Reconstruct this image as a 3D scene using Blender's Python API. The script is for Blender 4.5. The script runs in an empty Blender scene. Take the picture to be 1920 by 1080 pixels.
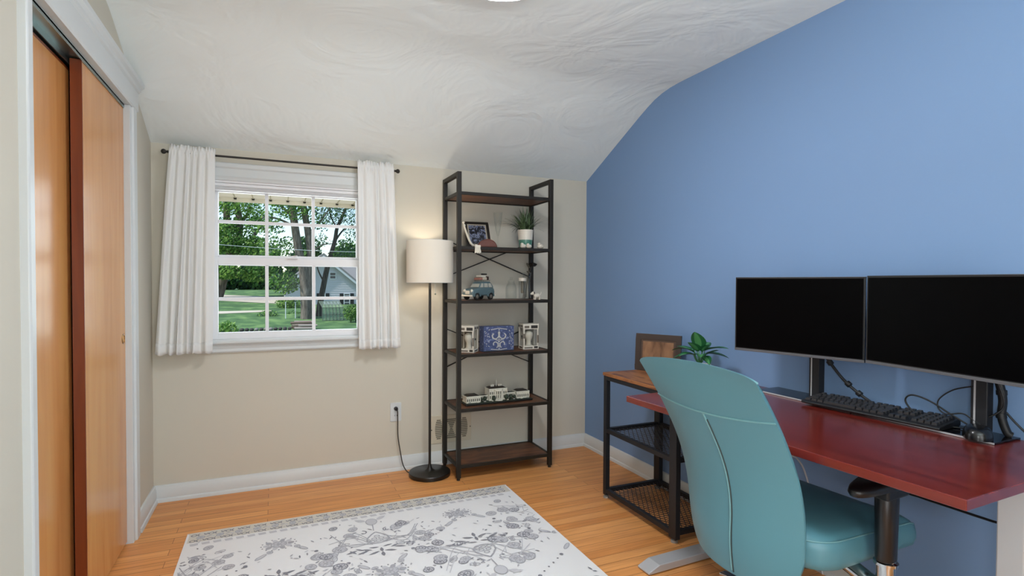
import bpy, bmesh, math, random
from mathutils import Vector, Matrix, Euler
random.seed(7)
R = math.radians
PI = math.pi
scene = bpy.context.scene
COL = scene.collection

# ------------------------------------------------------------------ camera, world, sun, exposure
F_PX, YAW, PITCH, ROLL, CY = 1016.2, 0.40956, 0.019248, 0.004178, 549.16
CAM = Vector((-2.05403, -3.38842, 1.18))
fw = Vector((math.sin(YAW)*math.cos(PITCH), math.cos(YAW)*math.cos(PITCH), -math.sin(PITCH)))
rt = Vector((math.cos(YAW), -math.sin(YAW), 0)); up = rt.cross(fw)
r2 = rt*math.cos(ROLL) + up*math.sin(ROLL); u2 = -rt*math.sin(ROLL) + up*math.cos(ROLL)
cd = bpy.data.cameras.new('camera'); cam = bpy.data.objects.new('camera', cd); COL.objects.link(cam)
M3 = Matrix((r2, u2, -fw)).transposed()
cam.matrix_world = Matrix.Translation(CAM) @ M3.to_4x4()
cd.sensor_width = 36; cd.sensor_fit = 'HORIZONTAL'; cd.lens = F_PX/1920*36
cd.shift_y = (CY-540)/1920; cd.clip_start = .02; cd.clip_end = 400
scene.camera = cam
scene.view_settings.view_transform = 'Standard'; scene.view_settings.look = 'None'
scene.view_settings.gamma = 1; scene.view_settings.use_curve_mapping = False
scene.view_settings.exposure = -0.09
scene.cycles.max_bounces = 10; scene.cycles.diffuse_bounces = 6
scene.cycles.sample_clamp_indirect = 6

wd = bpy.data.worlds.new('sky'); scene.world = wd; wd.use_nodes = True
wn = wd.node_tree.nodes; wl = wd.node_tree.links
sky = wn.new('ShaderNodeTexSky'); sky.sky_type = 'NISHITA'; sky.sun_disc = False
sky.sun_elevation = R(50); sky.sun_rotation = R(265); sky.dust_density = .4; sky.ozone_density = 1.6
wl.new(sky.outputs[0], wn['Background'].inputs[0]); wn['Background'].inputs[1].default_value = 0.26

def lamp(name, kind, loc, energy, color=(1,1,1), **kw):
    d = bpy.data.lights.new(name, kind); d.energy = energy; d.color = color
    for k, v in kw.items(): setattr(d, k, v)
    o = bpy.data.objects.new(name, d); o.location = loc; COL.objects.link(o); return o
sun = lamp('sun', 'SUN', (-20, -4, 30), 4.4, (1, .96, .88), angle=R(1))
sun.rotation_euler = Vector((.62, .16, -.76)).to_track_quat('-Z', 'Y').to_euler()
# added fill lamps behind the camera, and sky light of the window in view
rear_lamp = lamp('rear_fill', 'AREA', (-1.55, -4.33, 1.03), 27, (.94, .98, 1.0), shape='RECTANGLE', size=.98, size_y=1.9)  # added lamp without a seen source, fills from behind the camera
rear_lamp.rotation_euler = (R(90), 0, 0)
dayw = lamp('daylight_window', 'AREA', (-1.98, .12, 1.3), 5, (.92, .97, 1.0), shape='RECTANGLE', size=.78, size_y=.8)
dayw.rotation_euler = (R(-90), 0, 0)
up_fill = lamp('ceiling_fill', 'AREA', (-1.5, -3.75, 1.55), 42, (.90, .985, 1), shape='DISK', size=.35)  # added lamp aimed up to brighten the ceiling
up_fill.rotation_euler = (R(180), 0, 0)
cam_fill = lamp('view_fill', 'AREA', (-1.86, -3.42, 1.12), 7, (.95, .98, 1), shape='DISK', size=.22)  # added weak fill beside the camera, lifts the wall under the desk
cam_fill.rotation_euler = Vector((.62, .78, -.12)).to_track_quat('-Z', 'Y').to_euler()

# ------------------------------------------------------------------ helpers
def lin(c):
    if isinstance(c, str): c = [int(c[i:i+2], 16)/255 for i in (0, 2, 4)]
    return tuple((x/12.92 if x <= .04045 else ((x+.055)/1.055)**2.4) for x in c[:3]) + (1,)

def mat(name, color, rough=.5, metal=0, spec=.5, bump=None, coat=0, emit=None, estr=0):
    m = bpy.data.materials.new(name); m.use_nodes = True
    n = m.node_tree.nodes; b = n['Principled BSDF']
    b.inputs['Base Color'].default_value = lin(color); b.inputs['Roughness'].default_value = rough
    b.inputs['Metallic'].default_value = metal; b.inputs['Specular IOR Level'].default_value = spec
    b.inputs['Coat Weight'].default_value = coat
    if emit: b.inputs['Emission Color'].default_value = lin(emit); b.inputs['Emission Strength'].default_value = estr
    if bump:
        add_bump(m, *bump)
    return m
def add_bump(m, scale, strength, dist=.002, stretch=(1,1,1), detail=4):
    n = m.node_tree.nodes; l = m.node_tree.links; b = n['Principled BSDF']
    tc = n.new('ShaderNodeTexCoord'); mp = n.new('ShaderNodeMapping'); mp.inputs['Scale'].default_value = stretch
    nz = n.new('ShaderNodeTexNoise'); nz.inputs['Scale'].default_value = scale; nz.inputs['Detail'].default_value = detail
    bp = n.new('ShaderNodeBump'); bp.inputs['Strength'].default_value = strength; bp.inputs['Distance'].default_value = dist
    l.new(tc.outputs['Object'], mp.inputs[0]); l.new(mp.outputs[0], nz.inputs[0]); l.new(nz.outputs[0], bp.inputs['Height']); l.new(bp.outputs[0], b.inputs['Normal'])
def ramp_mat(name, stops, scale, stretch, rough=.45, detail=5, distort=.4, spec=.5, coat=0, bump=0):
    m = mat(name, stops[0][1], rough, 0, spec, None, coat); n = m.node_tree.nodes; l = m.node_tree.links; b = n['Principled BSDF']
    tc = n.new('ShaderNodeTexCoord'); mp = n.new('ShaderNodeMapping'); mp.inputs['Scale'].default_value = stretch
    nz = n.new('ShaderNodeTexNoise'); nz.inputs['Scale'].default_value = scale; nz.inputs['Detail'].default_value = detail; nz.inputs['Distortion'].default_value = distort
    cr = n.new('ShaderNodeValToRGB')
    while len(cr.color_ramp.elements) < len(stops): cr.color_ramp.elements.new(.5)
    for e, (p, c) in zip(cr.color_ramp.elements, stops): e.position = p; e.color = lin(c)
    l.new(tc.outputs['Object'], mp.inputs[0]); l.new(mp.outputs[0], nz.inputs[0]); l.new(nz.outputs[0], cr.inputs[0]); l.new(cr.outputs[0], b.inputs['Base Color'])
    if bump:
        bp = n.new('ShaderNodeBump'); bp.inputs['Strength'].default_value = bump; bp.inputs['Distance'].default_value = .001
        l.new(nz.outputs[0], bp.inputs['Height']); l.new(bp.outputs[0], b.inputs['Normal'])
    return m

class MB:
    def __init__(s): s.v = []; s.f = []; s.m = []
    def add(s, vs, fs, mi=0):
        k = len(s.v); s.v += [Vector(q) for q in vs]
        for f in fs: s.f.append([i+k for i in f]); s.m.append(mi)
        return s
    def box(s, a, b, mi=0):
        x0,y0,z0 = [min(a[i],b[i]) for i in range(3)]; x1,y1,z1 = [max(a[i],b[i]) for i in range(3)]
        return s.add([(x0,y0,z0),(x1,y0,z0),(x1,y1,z0),(x0,y1,z0),(x0,y0,z1),(x1,y0,z1),(x1,y1,z1),(x0,y1,z1)],
                     [(3,2,1,0),(4,5,6,7),(0,1,5,4),(1,2,6,5),(2,3,7,6),(3,0,4,7)], mi)
    def cbox(s, c, sz, mi=0, rot=None):
        h = Vector(sz)/2; k = len(s.v)
        s.box(-h, h, mi)
        for i in range(k, k+8):
            q = s.v[i]
            if rot is not None: q = rot @ q
            s.v[i] = q + Vector(c)
        return s
    def bar(s, p, q, w, h, upv=(0,0,1), mi=0):
        p = Vector(p); q = Vector(q); d = (q-p); L = d.length; d = d/L; u = Vector(upv)
        if abs(d.dot(u)) > .98: u = Vector((0,1,0))
        sd = d.cross(u).normalized(); uu = sd.cross(d)
        rot = Matrix((d, sd, uu)).transposed()
        return s.cbox((p+q)/2, (L, w, h), mi, rot)
    def cyl(s, p, q, r0, r1=None, n=20, mi=0, caps=True):
        if r1 is None: r1 = r0
        p = Vector(p); q = Vector(q); d = (q-p).normalized(); a = d.orthogonal().normalized(); b = d.cross(a)
        vs = []
        for c, r in ((p, r0), (q, r1)):
            for i in range(n):
                t = 2*PI*i/n; vs.append(c + a*(r*math.cos(t)) + b*(r*math.sin(t)))
        fs = [(i, (i+1) % n, n+(i+1) % n, n+i) for i in range(n)]
        if caps: fs += [tuple(range(n-1, -1, -1)), tuple(range(n, 2*n))]
        return s.add(vs, fs, mi)
    def tube(s, pts, r, n=8, mi=0, caps=True):
        pts = [Vector(q) for q in pts]; N = len(pts); vs = []; prev = None
        for i, q in enumerate(pts):
            d = (pts[min(i+1, N-1)] - pts[max(i-1, 0)]).normalized()
            if prev is None: a = d.orthogonal().normalized()
            else:
                a = prev - d*prev.dot(d)
                a = a.normalized() if a.length > 1e-6 else d.orthogonal().normalized()
            prev = a; b = d.cross(a)
            rr = r[i] if isinstance(r, (list, tuple)) else r
            for k in range(n):
                t = 2*PI*k/n; vs.append(q + a*(rr*math.cos(t)) + b*(rr*math.sin(t)))
        fs = [(i*n+k, i*n+(k+1) % n, (i+1)*n+(k+1) % n, (i+1)*n+k) for i in range(N-1) for k in range(n)]
        if caps: fs += [tuple(range(n-1, -1, -1)), tuple(range((N-1)*n, N*n))]
        return s.add(vs, fs, mi)
    def lathe(s, prof, o=(0,0,0), n=32, mi=0, close=False):
        o = Vector(o); vs = []
        for r, z in prof:
            for i in range(n):
                t = 2*PI*i/n; vs.append(o + Vector((r*math.cos(t), r*math.sin(t), z)))
        N = len(prof)
        fs = [(j*n+i, j*n+(i+1) % n, (j+1)*n+(i+1) % n, (j+1)*n+i) for j in range(N-1) for i in range(n)]
        if not close: fs += [tuple(range(n-1, -1, -1)), tuple(range((N-1)*n, N*n))]
        else: fs += [((N-1)*n+i, (N-1)*n+(i+1) % n, (i+1) % n, i) for i in range(n)]
        return s.add(vs, fs, mi)
    def prism(s, poly, ax, a, b, mi=0):
        n = len(poly); vs = []
        for w in (a, b):
            for (p, q) in poly:
                vs.append({'x': (w, p, q), 'y': (p, w, q), 'z': (p, q, w)}[ax])
        return s.add(vs, [tuple(range(n-1, -1, -1)), tuple(range(n, 2*n))] + [(i, (i+1) % n, n+(i+1) % n, n+i) for i in range(n)], mi)
    def ball(s, c, r, n=14, mi=0, sc=(1,1,1), rot=None):
        c = Vector(c); vs = []; m = max(6, n//2)
        for j in range(m+1):
            a = PI*j/m
            for i in range(n):
                t = 2*PI*i/n
                q = Vector((math.sin(a)*math.cos(t)*sc[0]*r, math.sin(a)*math.sin(t)*sc[1]*r, -math.cos(a)*sc[2]*r))
                if rot is not None: q = rot @ q
                vs.append(c+q)
        return s.add(vs, [(j*n+i, j*n+(i+1) % n, (j+1)*n+(i+1) % n, (j+1)*n+i) for j in range(m) for i in range(n)], mi)
    def grid(s, fn, nu, nv, mi=0, wrap=False):
        vs = [fn(i/nu, j/nv) for j in range(nv+1) for i in range(nu+1)]
        w = nu+1
        return s.add(vs, [(j*w+i, j*w+i+1, (j+1)*w+i+1, (j+1)*w+i) for j in range(nv) for i in range(nu)], mi)
    def loft(s, rings, mi=0, caps=True):
        n = len(rings[0]); vs = [q for r in rings for q in r]; N = len(rings)
        fs = [(j*n+i, j*n+(i+1) % n, (j+1)*n+(i+1) % n, (j+1)*n+i) for j in range(N-1) for i in range(n)]
        if caps: fs += [tuple(range(n-1, -1, -1)), tuple(range((N-1)*n, N*n))]
        return s.add(vs, fs, mi)
    def xform(s, M):
        s.v = [M @ q for q in s.v]; return s
    def build(s, name, mats, parent=None, local=False, smooth=None, bevel=0, seg=2, sub=0, label=None, solid=0):
        me = bpy.data.meshes.new(name)
        vs = s.v
        if parent is not None and not local:
            Mi = ROOTM[parent].inverted(); vs = [Mi @ q for q in vs]
        me.from_pydata([tuple(q) for q in vs], [], s.f)
        if not isinstance(mats, (list, tuple)): mats = [mats]
        for m in mats: me.materials.append(m)
        me.polygons.foreach_set('material_index', s.m)
        bm = bmesh.new(); bm.from_mesh(me); bmesh.ops.remove_doubles(bm, verts=bm.verts, dist=1e-6)
        if not solid and not getattr(s, 'nonorm', False): bmesh.ops.recalc_face_normals(bm, faces=bm.faces)
        bm.to_mesh(me); bm.free()
        o = bpy.data.objects.new(name, me); COL.objects.link(o)
        if parent is not None: o.parent = parent; ROOTM[o] = ROOTM[parent]
        else: ROOTM[o] = Matrix()
        if smooth is not None:
            for p in me.polygons: p.use_smooth = True
            me.set_sharp_from_angle(angle=R(smooth))
        if solid:
            sm = o.modifiers.new('thickness', 'SOLIDIFY'); sm.thickness = solid; sm.offset = 0
        if bevel:
            b = o.modifiers.new('edge', 'BEVEL'); b.width = bevel; b.segments = seg; b.limit_method = 'ANGLE'; b.angle_limit = R(40)
        if sub:
            ss = o.modifiers.new('smooth', 'SUBSURF'); ss.levels = sub; ss.render_levels = sub
        if label: o['label'] = label
        return o
ROOTM = {}
def tag(o, label, cat, group=None, kind=None):
    o['label'] = label; o['category'] = cat
    if group: o['group'] = group
    if kind: o['kind'] = kind
    return o
def thing(name, label, cat, loc=(0,0,0), rz=0, group=None, kind=None):
    o = bpy.data.objects.new(name, None); COL.objects.link(o); o.location = loc; o.rotation_euler = (0,0,rz); o.empty_display_size = .05
    ROOTM[o] = Matrix.Translation(loc) @ Matrix.Rotation(rz, 4, 'Z')
    return tag(o, label, cat, group, kind)
def spline(pts, k=8):
    P = [Vector(q) for q in pts]; out = []
    for i in range(len(P)-1):
        a = P[max(i-1,0)]; b = P[i]; c = P[i+1]; d = P[min(i+2,len(P)-1)]
        for j in range(k):
            t = j/k
            out.append(.5*((2*b)+(c-a)*t+(2*a-5*b+4*c-d)*t*t+(3*b-a-3*c+d)*t**3))
    out.append(P[-1]); return out
def interp(x, tab):
    if x <= tab[0][0]: return tab[0][1]
    for (a, b), (c, d) in zip(tab, tab[1:]):
        if x <= c: return b + (d-b)*(x-a)/(c-a)
    return tab[-1][1]
def rrect(hx, hy, r, k=6):
    pts = []
    for cx, cy, a0 in ((hx-r, hy-r, 0), (-hx+r, hy-r, 90), (-hx+r, -hy+r, 180), (hx-r, -hy+r, 270)):
        for i in range(k+1):
            t = R(a0+90*i/k); pts.append((cx+r*math.cos(t), cy+r*math.sin(t)))
    return pts

# ------------------------------------------------------------------ materials
wall_beige = mat('wall_paint_beige', 'c8c3b5', .75, spec=.25, bump=(180, .12, .001))
wall_blue = mat('wall_paint_blue', '7896be', .6, spec=.3, bump=(150, .15, .001))
white_trim = mat('white_trim_paint', 'cbcfcf', .35, spec=.4)
win_white = mat('window_white_vinyl', 'e2e2e4', .4)
black_metal = mat('black_metal', '24211d', .55, spec=.4)
dark_metal = mat('graphite_metal', '1b1c20', .5, spec=.4)
black_plastic = mat('black_plastic', '101012', .45)
black_gloss = mat('black_glossy', '0c0c10', .08)
chrome = mat('chrome', 'c9c9c9', .12, 1)
silver = mat('silver_painted_metal', 'b4b5b8', .35, .2)
steel = mat('galvanised_steel', '8fa0a0', .3, .9)

# ceiling: skip-trowel plaster
ceil_m = mat('ceiling_plaster', 'e6eceb', .85, spec=.2)
def _ceil():
    n = ceil_m.node_tree.nodes; l = ceil_m.node_tree.links; b = n['Principled BSDF']
    tc = n.new('ShaderNodeTexCoord')
    nz = n.new('ShaderNodeTexNoise'); nz.inputs['Scale'].default_value = 2.2; nz.inputs['Detail'].default_value = 3; nz.inputs['Distortion'].default_value = 2.2
    l.new(tc.outputs['Object'], nz.inputs[0])
    mx = n.new('ShaderNodeVectorMath'); mx.operation = 'MULTIPLY_ADD'; mx.inputs[1].default_value = (.8,.8,.8)
    l.new(nz.outputs['Color'], mx.inputs[0]); l.new(tc.outputs['Object'], mx.inputs[2])
    vo = n.new('ShaderNodeTexVoronoi'); vo.inputs['Scale'].default_value = 2.6; vo.feature = 'SMOOTH_F1'; vo.inputs['Smoothness'].default_value = .25
    l.new(mx.outputs[0], vo.inputs['Vector'])
    n2 = n.new('ShaderNodeTexNoise'); n2.inputs['Scale'].default_value = 9; n2.inputs['Detail'].default_value = 3; n2.inputs['Distortion'].default_value = 1.5
    l.new(tc.outputs['Object'], n2.inputs[0])
    a = n.new('ShaderNodeMath'); a.operation = 'MULTIPLY_ADD'; a.inputs[1].default_value = .05
    l.new(n2.outputs[0], a.inputs[0]); l.new(vo.outputs['Distance'], a.inputs[2])
    bp = n.new('ShaderNodeBump'); bp.inputs['Strength'].default_value = .24; bp.inputs['Distance'].default_value = .035
    l.new(a.outputs[0], bp.inputs['Height']); l.new(bp.outputs[0], b.inputs['Normal'])
_ceil()

# floor: narrow oak strips running along x
floor_m = mat('oak_strip_floor', 'b5763f', .38, spec=.45)
def _floor():
    n = floor_m.node_tree.nodes; l = floor_m.node_tree.links; b = n['Principled BSDF']
    tc = n.new('ShaderNodeTexCoord')
    br = n.new('ShaderNodeTexBrick'); br.offset = .37; br.offset_frequency = 2
    br.inputs['Color1'].default_value = lin('dd9d5e'); br.inputs['Color2'].default_value = lin('cb8648'); br.inputs['Mortar'].default_value = lin('7c4a24')
    br.inputs['Scale'].default_value = 1; br.inputs['Mortar Size'].default_value = .0011; br.inputs['Brick Width'].default_value = 1.05; br.inputs['Row Height'].default_value = .057; br.inputs['Bias'].default_value = -.1
    l.new(tc.outputs['Object'], br.inputs['Vector'])
    mp = n.new('ShaderNodeMapping'); mp.inputs['Scale'].default_value = (1.2, 22, 1); l.new(tc.outputs['Object'], mp.inputs[0])
    nz = n.new('ShaderNodeTexNoise'); nz.inputs['Scale'].default_value = 3; nz.inputs['Detail'].default_value = 6; nz.inputs['Distortion'].default_value = .6; l.new(mp.outputs[0], nz.inputs[0])
    cr = n.new('ShaderNodeValToRGB'); cr.color_ramp.elements[0].position = .3; cr.color_ramp.elements[0].color = (.74,.68,.62,1); cr.color_ramp.elements[1].position = .65; cr.color_ramp.elements[1].color = (1.08,1.06,1.04,1)
    l.new(nz.outputs[0], cr.inputs[0])
    mx = n.new('ShaderNodeMix'); mx.data_type = 'RGBA'; mx.blend_type = 'MULTIPLY'; mx.inputs[0].default_value = .75
    l.new(br.outputs['Color'], mx.inputs[6]); l.new(cr.outputs[0], mx.inputs[7]); l.new(mx.outputs[2], b.inputs['Base Color'])
_floor()

door_wood = ramp_mat('closet_door_veneer', [(.3,'bf7f45'),(.5,'cb8d51'),(.7,'d29858')], 2.2, (7,7,.6), .22, 5, .5, spec=.5)
door_edge_wood = ramp_mat('closet_door_edge_wood', [(.3,'63290c'),(.7,'7c3813')], 3, (9,9,.7), .35)
rustic = ramp_mat('rustic_brown_wood', [(.25,'2a160e'),(.45,'52301f'),(.6,'6f4529'),(.75,'3d2216')], 4, (1.2,7,7), .5, 6, 1.2)
rustic_y = ramp_mat('rustic_brown_wood_lengthwise', [(.25,'4a2a1a'),(.45,'7b4a2c'),(.6,'9c663c'),(.75,'5e3822')], 4, (7,1.2,7), .5, 6, 1.2)
desk_m = ramp_mat('cherry_red_laminate', [(.25,'4e1610'),(.5,'641e17'),(.75,'742a20')], 2.0, (9,1.0,9), .2, 5, .7, spec=.75)
leather = mat('teal_leather', '52828e', .38, spec=.45, bump=(260, .12, .0006))
piping_m = mat('teal_piping', '6b989e', .45)

# ------------------------------------------------------------------ room shell
W = 2.66; YB = -4.3; K = 1.91; C = 2.294
wx0, wx1, wz0, wz1 = -2.405, -1.552, .84, 1.745      # window opening
o = MB().box((-W-.6, YB-1.45, -.12), (.1, .14, 0)).build('floor', floor_m); tag(o, 'warm oak strip floor of the room', 'floor', kind='structure')
prof = [(0.02,1.90),(-.33,2.067),(-.62,2.204),(-.70,2.239),(-.76,2.262),(-.83,2.280),(-.90,2.290),(-.98,C),(YB-.05,C)]
poly = prof + [(YB-.05, C+.12), (-.9, C+.12), (0.16, 2.02), (.16,1.90)]
o = MB().prism(poly, 'x', -W-.01, .01).build('ceiling', ceil_m, smooth=25); tag(o, 'white plastered ceiling sloping down to the window wall', 'ceiling', kind='structure')
b = MB()
b.box((-W-.12, 0, 0), (wx0, .14, K+.03)); b.box((wx1, 0, 0), (.12, .14, K+.03)); b.box((wx0, 0, 0), (wx1, .14, wz0)); b.box((wx0, 0, wz1), (wx1, .14, K+.03))
o = b.build('wall_back', wall_beige); tag(o, 'low beige wall with the window and the bookshelf', 'wall', kind='structure')
o = MB().box((0, YB-.1, 0), (.12, 0, 2.42)).build('wall_right', wall_blue); tag(o, 'tall blue accent wall behind the desk', 'wall', kind='structure')
cy0, cy1, cz1 = -1.568, -.497, 1.972                  # closet opening
b = MB()
b.box((-W-.1, YB-.1, 0), (-W, cy0-.02, 2.42)); b.box((-W-.1, cy1+.025, 0), (-W, 0, 2.42)); b.box((-W-.1, cy0-.02, cz1+.01), (-W, cy1+.025, 2.42))
o = b.build('wall_left', wall_beige); tag(o, 'beige wall around the closet opening', 'wall', kind='structure')
b = MB(); rx0, rx1, rz1 = -2.06, -1.04, 2.05
b.box((-W-.1, YB-.14, 0), (rx0, YB, 2.42)); b.box((rx1, YB-.14, 0), (.12, YB, 2.42)); b.box((rx0, YB-.14, rz1), (rx1, YB, 2.42))
o = b.build('wall_front', wall_beige); tag(o, 'beige wall behind the viewer with an added doorway', 'wall', kind='structure')
w2 = thing('door_added', 'added unseen doorway with white casing, letting fill light in behind the viewer', 'doorway', ((rx0+rx1)/2, YB, 0), kind='structure')  # doorway invented so that fill light reaches low into the room
for nm, a, c in (('side_casing', (rx0-.06, YB, 0), (rx0+.005, YB+.018, rz1+.06)), ('side_casing', (rx1-.005, YB, 0), (rx1+.06, YB+.018, rz1+.06)), ('head_casing', (rx0+.005, YB, rz1-.005), (rx1-.005, YB+.018, rz1+.06))):
    MB().box(a, c).build(nm, white_trim, w2, bevel=.003)
b = MB(); hy = YB-1.4
b.box((-W-.1, hy-.1, 0), (.12, hy, 2.42)); b.box((-W-.1, hy, 0), (-W, YB-.14, 2.42)); b.box((0, hy, 0), (.12, YB-.14, 2.42)); b.box((-W-.1, hy-.1, 2.3), (.12, YB-.1, 2.42))
o = b.build('wall_added_box', wall_beige); tag(o, 'unseen beige box walls closing off the added doorway', 'wall', kind='structure')  # unseen box added behind the doorway to keep the sun out
# closet box
b = MB(); dcl = -W-.6
b.box((dcl-.05, cy0-.12, 0), (dcl, cy1+.12, 2.1)); b.box((dcl, cy0-.14, 0), (-W-.1, cy0-.1, 2.1)); b.box((dcl, cy1+.1, 0), (-W-.1, cy1+.14, 2.1)); b.box((dcl, cy0-.12, 2.06), (-W-.1, cy1+.12, 2.1))
o = b.build('wall_closet', mat('closet_interior_paint', '8d877a', .8)); tag(o, 'inner walls of the closet behind the sliding doors', 'wall', kind='structure')

# baseboards: profile board + shoe
def base_prof(t=.016, h=.088):
    return [(0,0),(.024,0),(.024,.008),(.021,.017),(t,.021),(t,h-.022),(t-.004,h-.014),(t-.006,h-.004),(t-.010,h),(0,h)]
bp_ = base_prof()
o = MB().prism([(-d, z) for d, z in bp_], 'x', -W, 0).build('baseboard_back', white_trim, smooth=30); tag(o, 'white baseboard along the window wall', 'baseboard', kind='structure')
o = MB().prism([(-d, z) for d, z in bp_], 'y', YB, -.001).build('baseboard_right', white_trim, smooth=30); tag(o, 'white baseboard along the blue wall', 'baseboard', kind='structure')
b = MB(); b.prism([(-W+d, z) for d, z in bp_], 'y', -.392, -.001); b.prism([(-W+d, z) for d, z in bp_], 'y', YB+.02, -1.606)
o = b.build('baseboard_left', white_trim, smooth=30); tag(o, 'white baseboard beside the closet', 'baseboard', kind='structure')

# closet casing, header, doors, track
o = MB().prism([(-W, -1.604),(-W+.018,-1.602),(-W+.021,-1.596),(-W+.021,-1.568),(-W-.1,-1.568),(-W-.1,-1.604)], 'z', 0, cz1+.02).build('trim_1', white_trim, bevel=.002); tag(o, 'white casing on the near side of the closet', 'trim', kind='structure')
b = MB(); b.prism([(-W-.1,-.497),(-W+.012,-.497),(-W+.012,-.470),(-W+.021,-.466),(-W+.021,-.412),(-W+.014,-.398),(-W,-.392),(-W,-.45),(-W-.1,-.45)], 'z', 0, cz1-.0125)
o = b.build('trim_2', white_trim, bevel=.0015); tag(o, 'white casing between the closet and the window wall', 'trim', kind='structure')
hp = [(-W-.1,cz1-.012),(-W+.016,cz1-.012),(-W+.021,cz1-.006),(-W+.021,cz1+.074),(-W+.030,cz1+.080),(-W+.032,cz1+.092),(-W+.044,cz1+.100),(-W+.046,cz1+.116),(-W,cz1+.118),(-W,cz1+.02),(-W-.1,cz1+.02)]
o = MB().prism(hp, 'y', -1.61, -.375).build('trim_3', white_trim, smooth=25); tag(o, 'white moulded header above the closet doors', 'trim', kind='structure')
tr = MB(); tr.box((-W-.012, cy0, cz1-.03), (-W-.009, cy1, cz1-.012)); tr.box((-W-.098, cy0, cz1-.02), (-W-.009, cy1, cz1-.014)); tr.box((-W-.056, cy0, cz1-.04), (-W-.052, cy1, cz1-.014)); tr.box((-W-.098, cy0, cz1-.03), (-W-.095, cy1, cz1-.012))
o = tr.build('trim_4', steel); tag(o, 'metal sliding door track under the closet header', 'track', kind='structure')
d1 = thing('door_1', 'front sliding wood closet door with a round finger pull', 'door', (-W-.032, -.75, .012), kind='structure')
MB().box((-W-.046, -1.048, .012), (-W-.013, -.494, cz1-.024)).build('door_panel', [door_wood], d1, bevel=.001)
MB().box((-W-.0465, -1.052, .0125), (-W-.0125, -1.0475, cz1-.0245)).build('door_edge', door_edge_wood, d1, label='dark red brown wooden door edge')
fp = MB(); cpt = Vector((-W-.013, -.532, .925)); 
ring = [(.022,-.004),(.022,.001),(.018,.0022),(.016,-.001),(.014,-.012),(0.0005,-.013)]
fp.lathe(ring, (0,0,0), 24); fp.xform(Matrix.Translation(cpt) @ Matrix.Rotation(R(90), 4, 'Y'))
fp.build('finger_pull', mat('brass', '8f6b35', .3, .9), d1, smooth=40)
d2 = thing('door_2', 'rear sliding wood closet door, the one further from the window', 'door', (-W-.08, -1.3, .012), kind='structure')
MB().box((-W-.094, -1.562, .012), (-W-.061, -1.01, cz1-.055)).build('door_panel', door_wood, d2, bevel=.001)
MB().box((-W-.0945, -1.562, cz1-.056), (-W-.0605, -1.01, cz1-.048)).build('door_top_edge', door_edge_wood, d2)

# ------------------------------------------------------------------ window 1
w1 = thing('window_1', 'white double hung window with six panes in each sash', 'window', ((wx0+wx1)/2, 0, wz0), kind='structure')
b = MB()
b.box((wx0, 0, wz0), (wx0+.012, .14, wz1)); b.box((wx1-.012, 0, wz0), (wx1, .14, wz1)); b.box((wx0, 0, wz1-.02), (wx1, .14, wz1)); b.box((wx0, .02, wz0), (wx1, .16, wz0+.012))
b.build('window_jamb', win_white, w1, bevel=.002)
def sash(name, y, z0, z1, gz0, gz1, mz):
    b = MB(); t = .015
    gx0, gx1 = -2.354, -1.603
    b.box((wx0+.012, y-t, z0), (gx0, y+t, z1)); b.box((gx1, y-t, z0), (wx1-.012, y+t, z1))
    b.box((gx0, y-t, z0), (gx1, y+t, gz0)); b.box((gx0, y-t, gz1), (gx1, y+t, z1))
    s = b.build(name, win_white, w1, bevel=.003)
    m = MB()
    for mx in (-2.106, -1.852): m.box((mx-.009, y-.009, gz0), (mx+.009, y+.009, gz1))
    m.box((gx0, y-.0085, mz-.009), (gx1, y+.0085, mz+.009))
    m.build('muntin_grid', win_white, s, bevel=.002)
    MB().box((gx0, y-.002, gz0), (gx1, y+.002, gz1)).build('glass_pane', glass_m, s)
glass_m = bpy.data.materials.new('window_glass'); glass_m.use_nodes = True
_n = glass_m.node_tree.nodes; _l = glass_m.node_tree.links; _n.remove(_n['Principled BSDF'])
_t = _n.new('ShaderNodeBsdfTransparent'); _t.inputs[0].default_value = (.97,.985,.98,1); _g = _n.new('ShaderNodeBsdfGlossy'); _g.inputs['Roughness'].default_value = .14
_mx = _n.new('ShaderNodeMixShader'); _fr = _n.new('ShaderNodeFresnel'); _fr.inputs[0].default_value = 1.07
_l.new(_fr.outputs[0], _mx.inputs[0]); _l.new(_t.outputs[0], _mx.inputs[1]); _l.new(_g.outputs[0], _mx.inputs[2]); _l.new(_mx.outputs[0], _n['Material Output'].inputs[0])
sash('upper_sash', .078, 1.272, wz1-.02, 1.329, 1.682, 1.517)
sash('lower_sash', .040, wz0+.012, 1.312, .893, 1.272, 1.081)
lk = MB(); lk.box((-2.0, .005, 1.312), (-1.94, .045, 1.318)); lk.cyl((-1.97, .02, 1.318), (-1.97, .02, 1.328), .012, .01, 14); lk.bar((-1.97,.02,1.326), (-1.945,.0,1.328), .008, .006)
lk.build('sash_lock', win_white, w1, bevel=.001)
cs = MB()
def casing_prof(x0, x1):   # outer .. inner
    return [(x0, 0), (x0, -.022), (x0+(x1-x0)*.25, -.024), (x0+(x1-x0)*.3, -.017), (x0+(x1-x0)*.8, -.014), (x1, -.010), (x1, 0)]
cs.prism(casing_prof(wx0-.065, wx0+.006), 'z', .857, wz1+.02); cs.prism(casing_prof(wx1+.065, wx1-.006), 'z', .857, wz1+.02)
cs.build('side_casing', white_trim, w1)
MB().prism([(0, 1.738), (-.010, 1.738), (-.013, 1.752), (-.017, 1.758), (-.017, 1.800), (-.024, 1.808), (-.026, 1.826), (-.022, 1.832), (0, 1.832)], 'x', wx0-.068, wx1+.068).build('head_casing', white_trim, w1, smooth=25)
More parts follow.
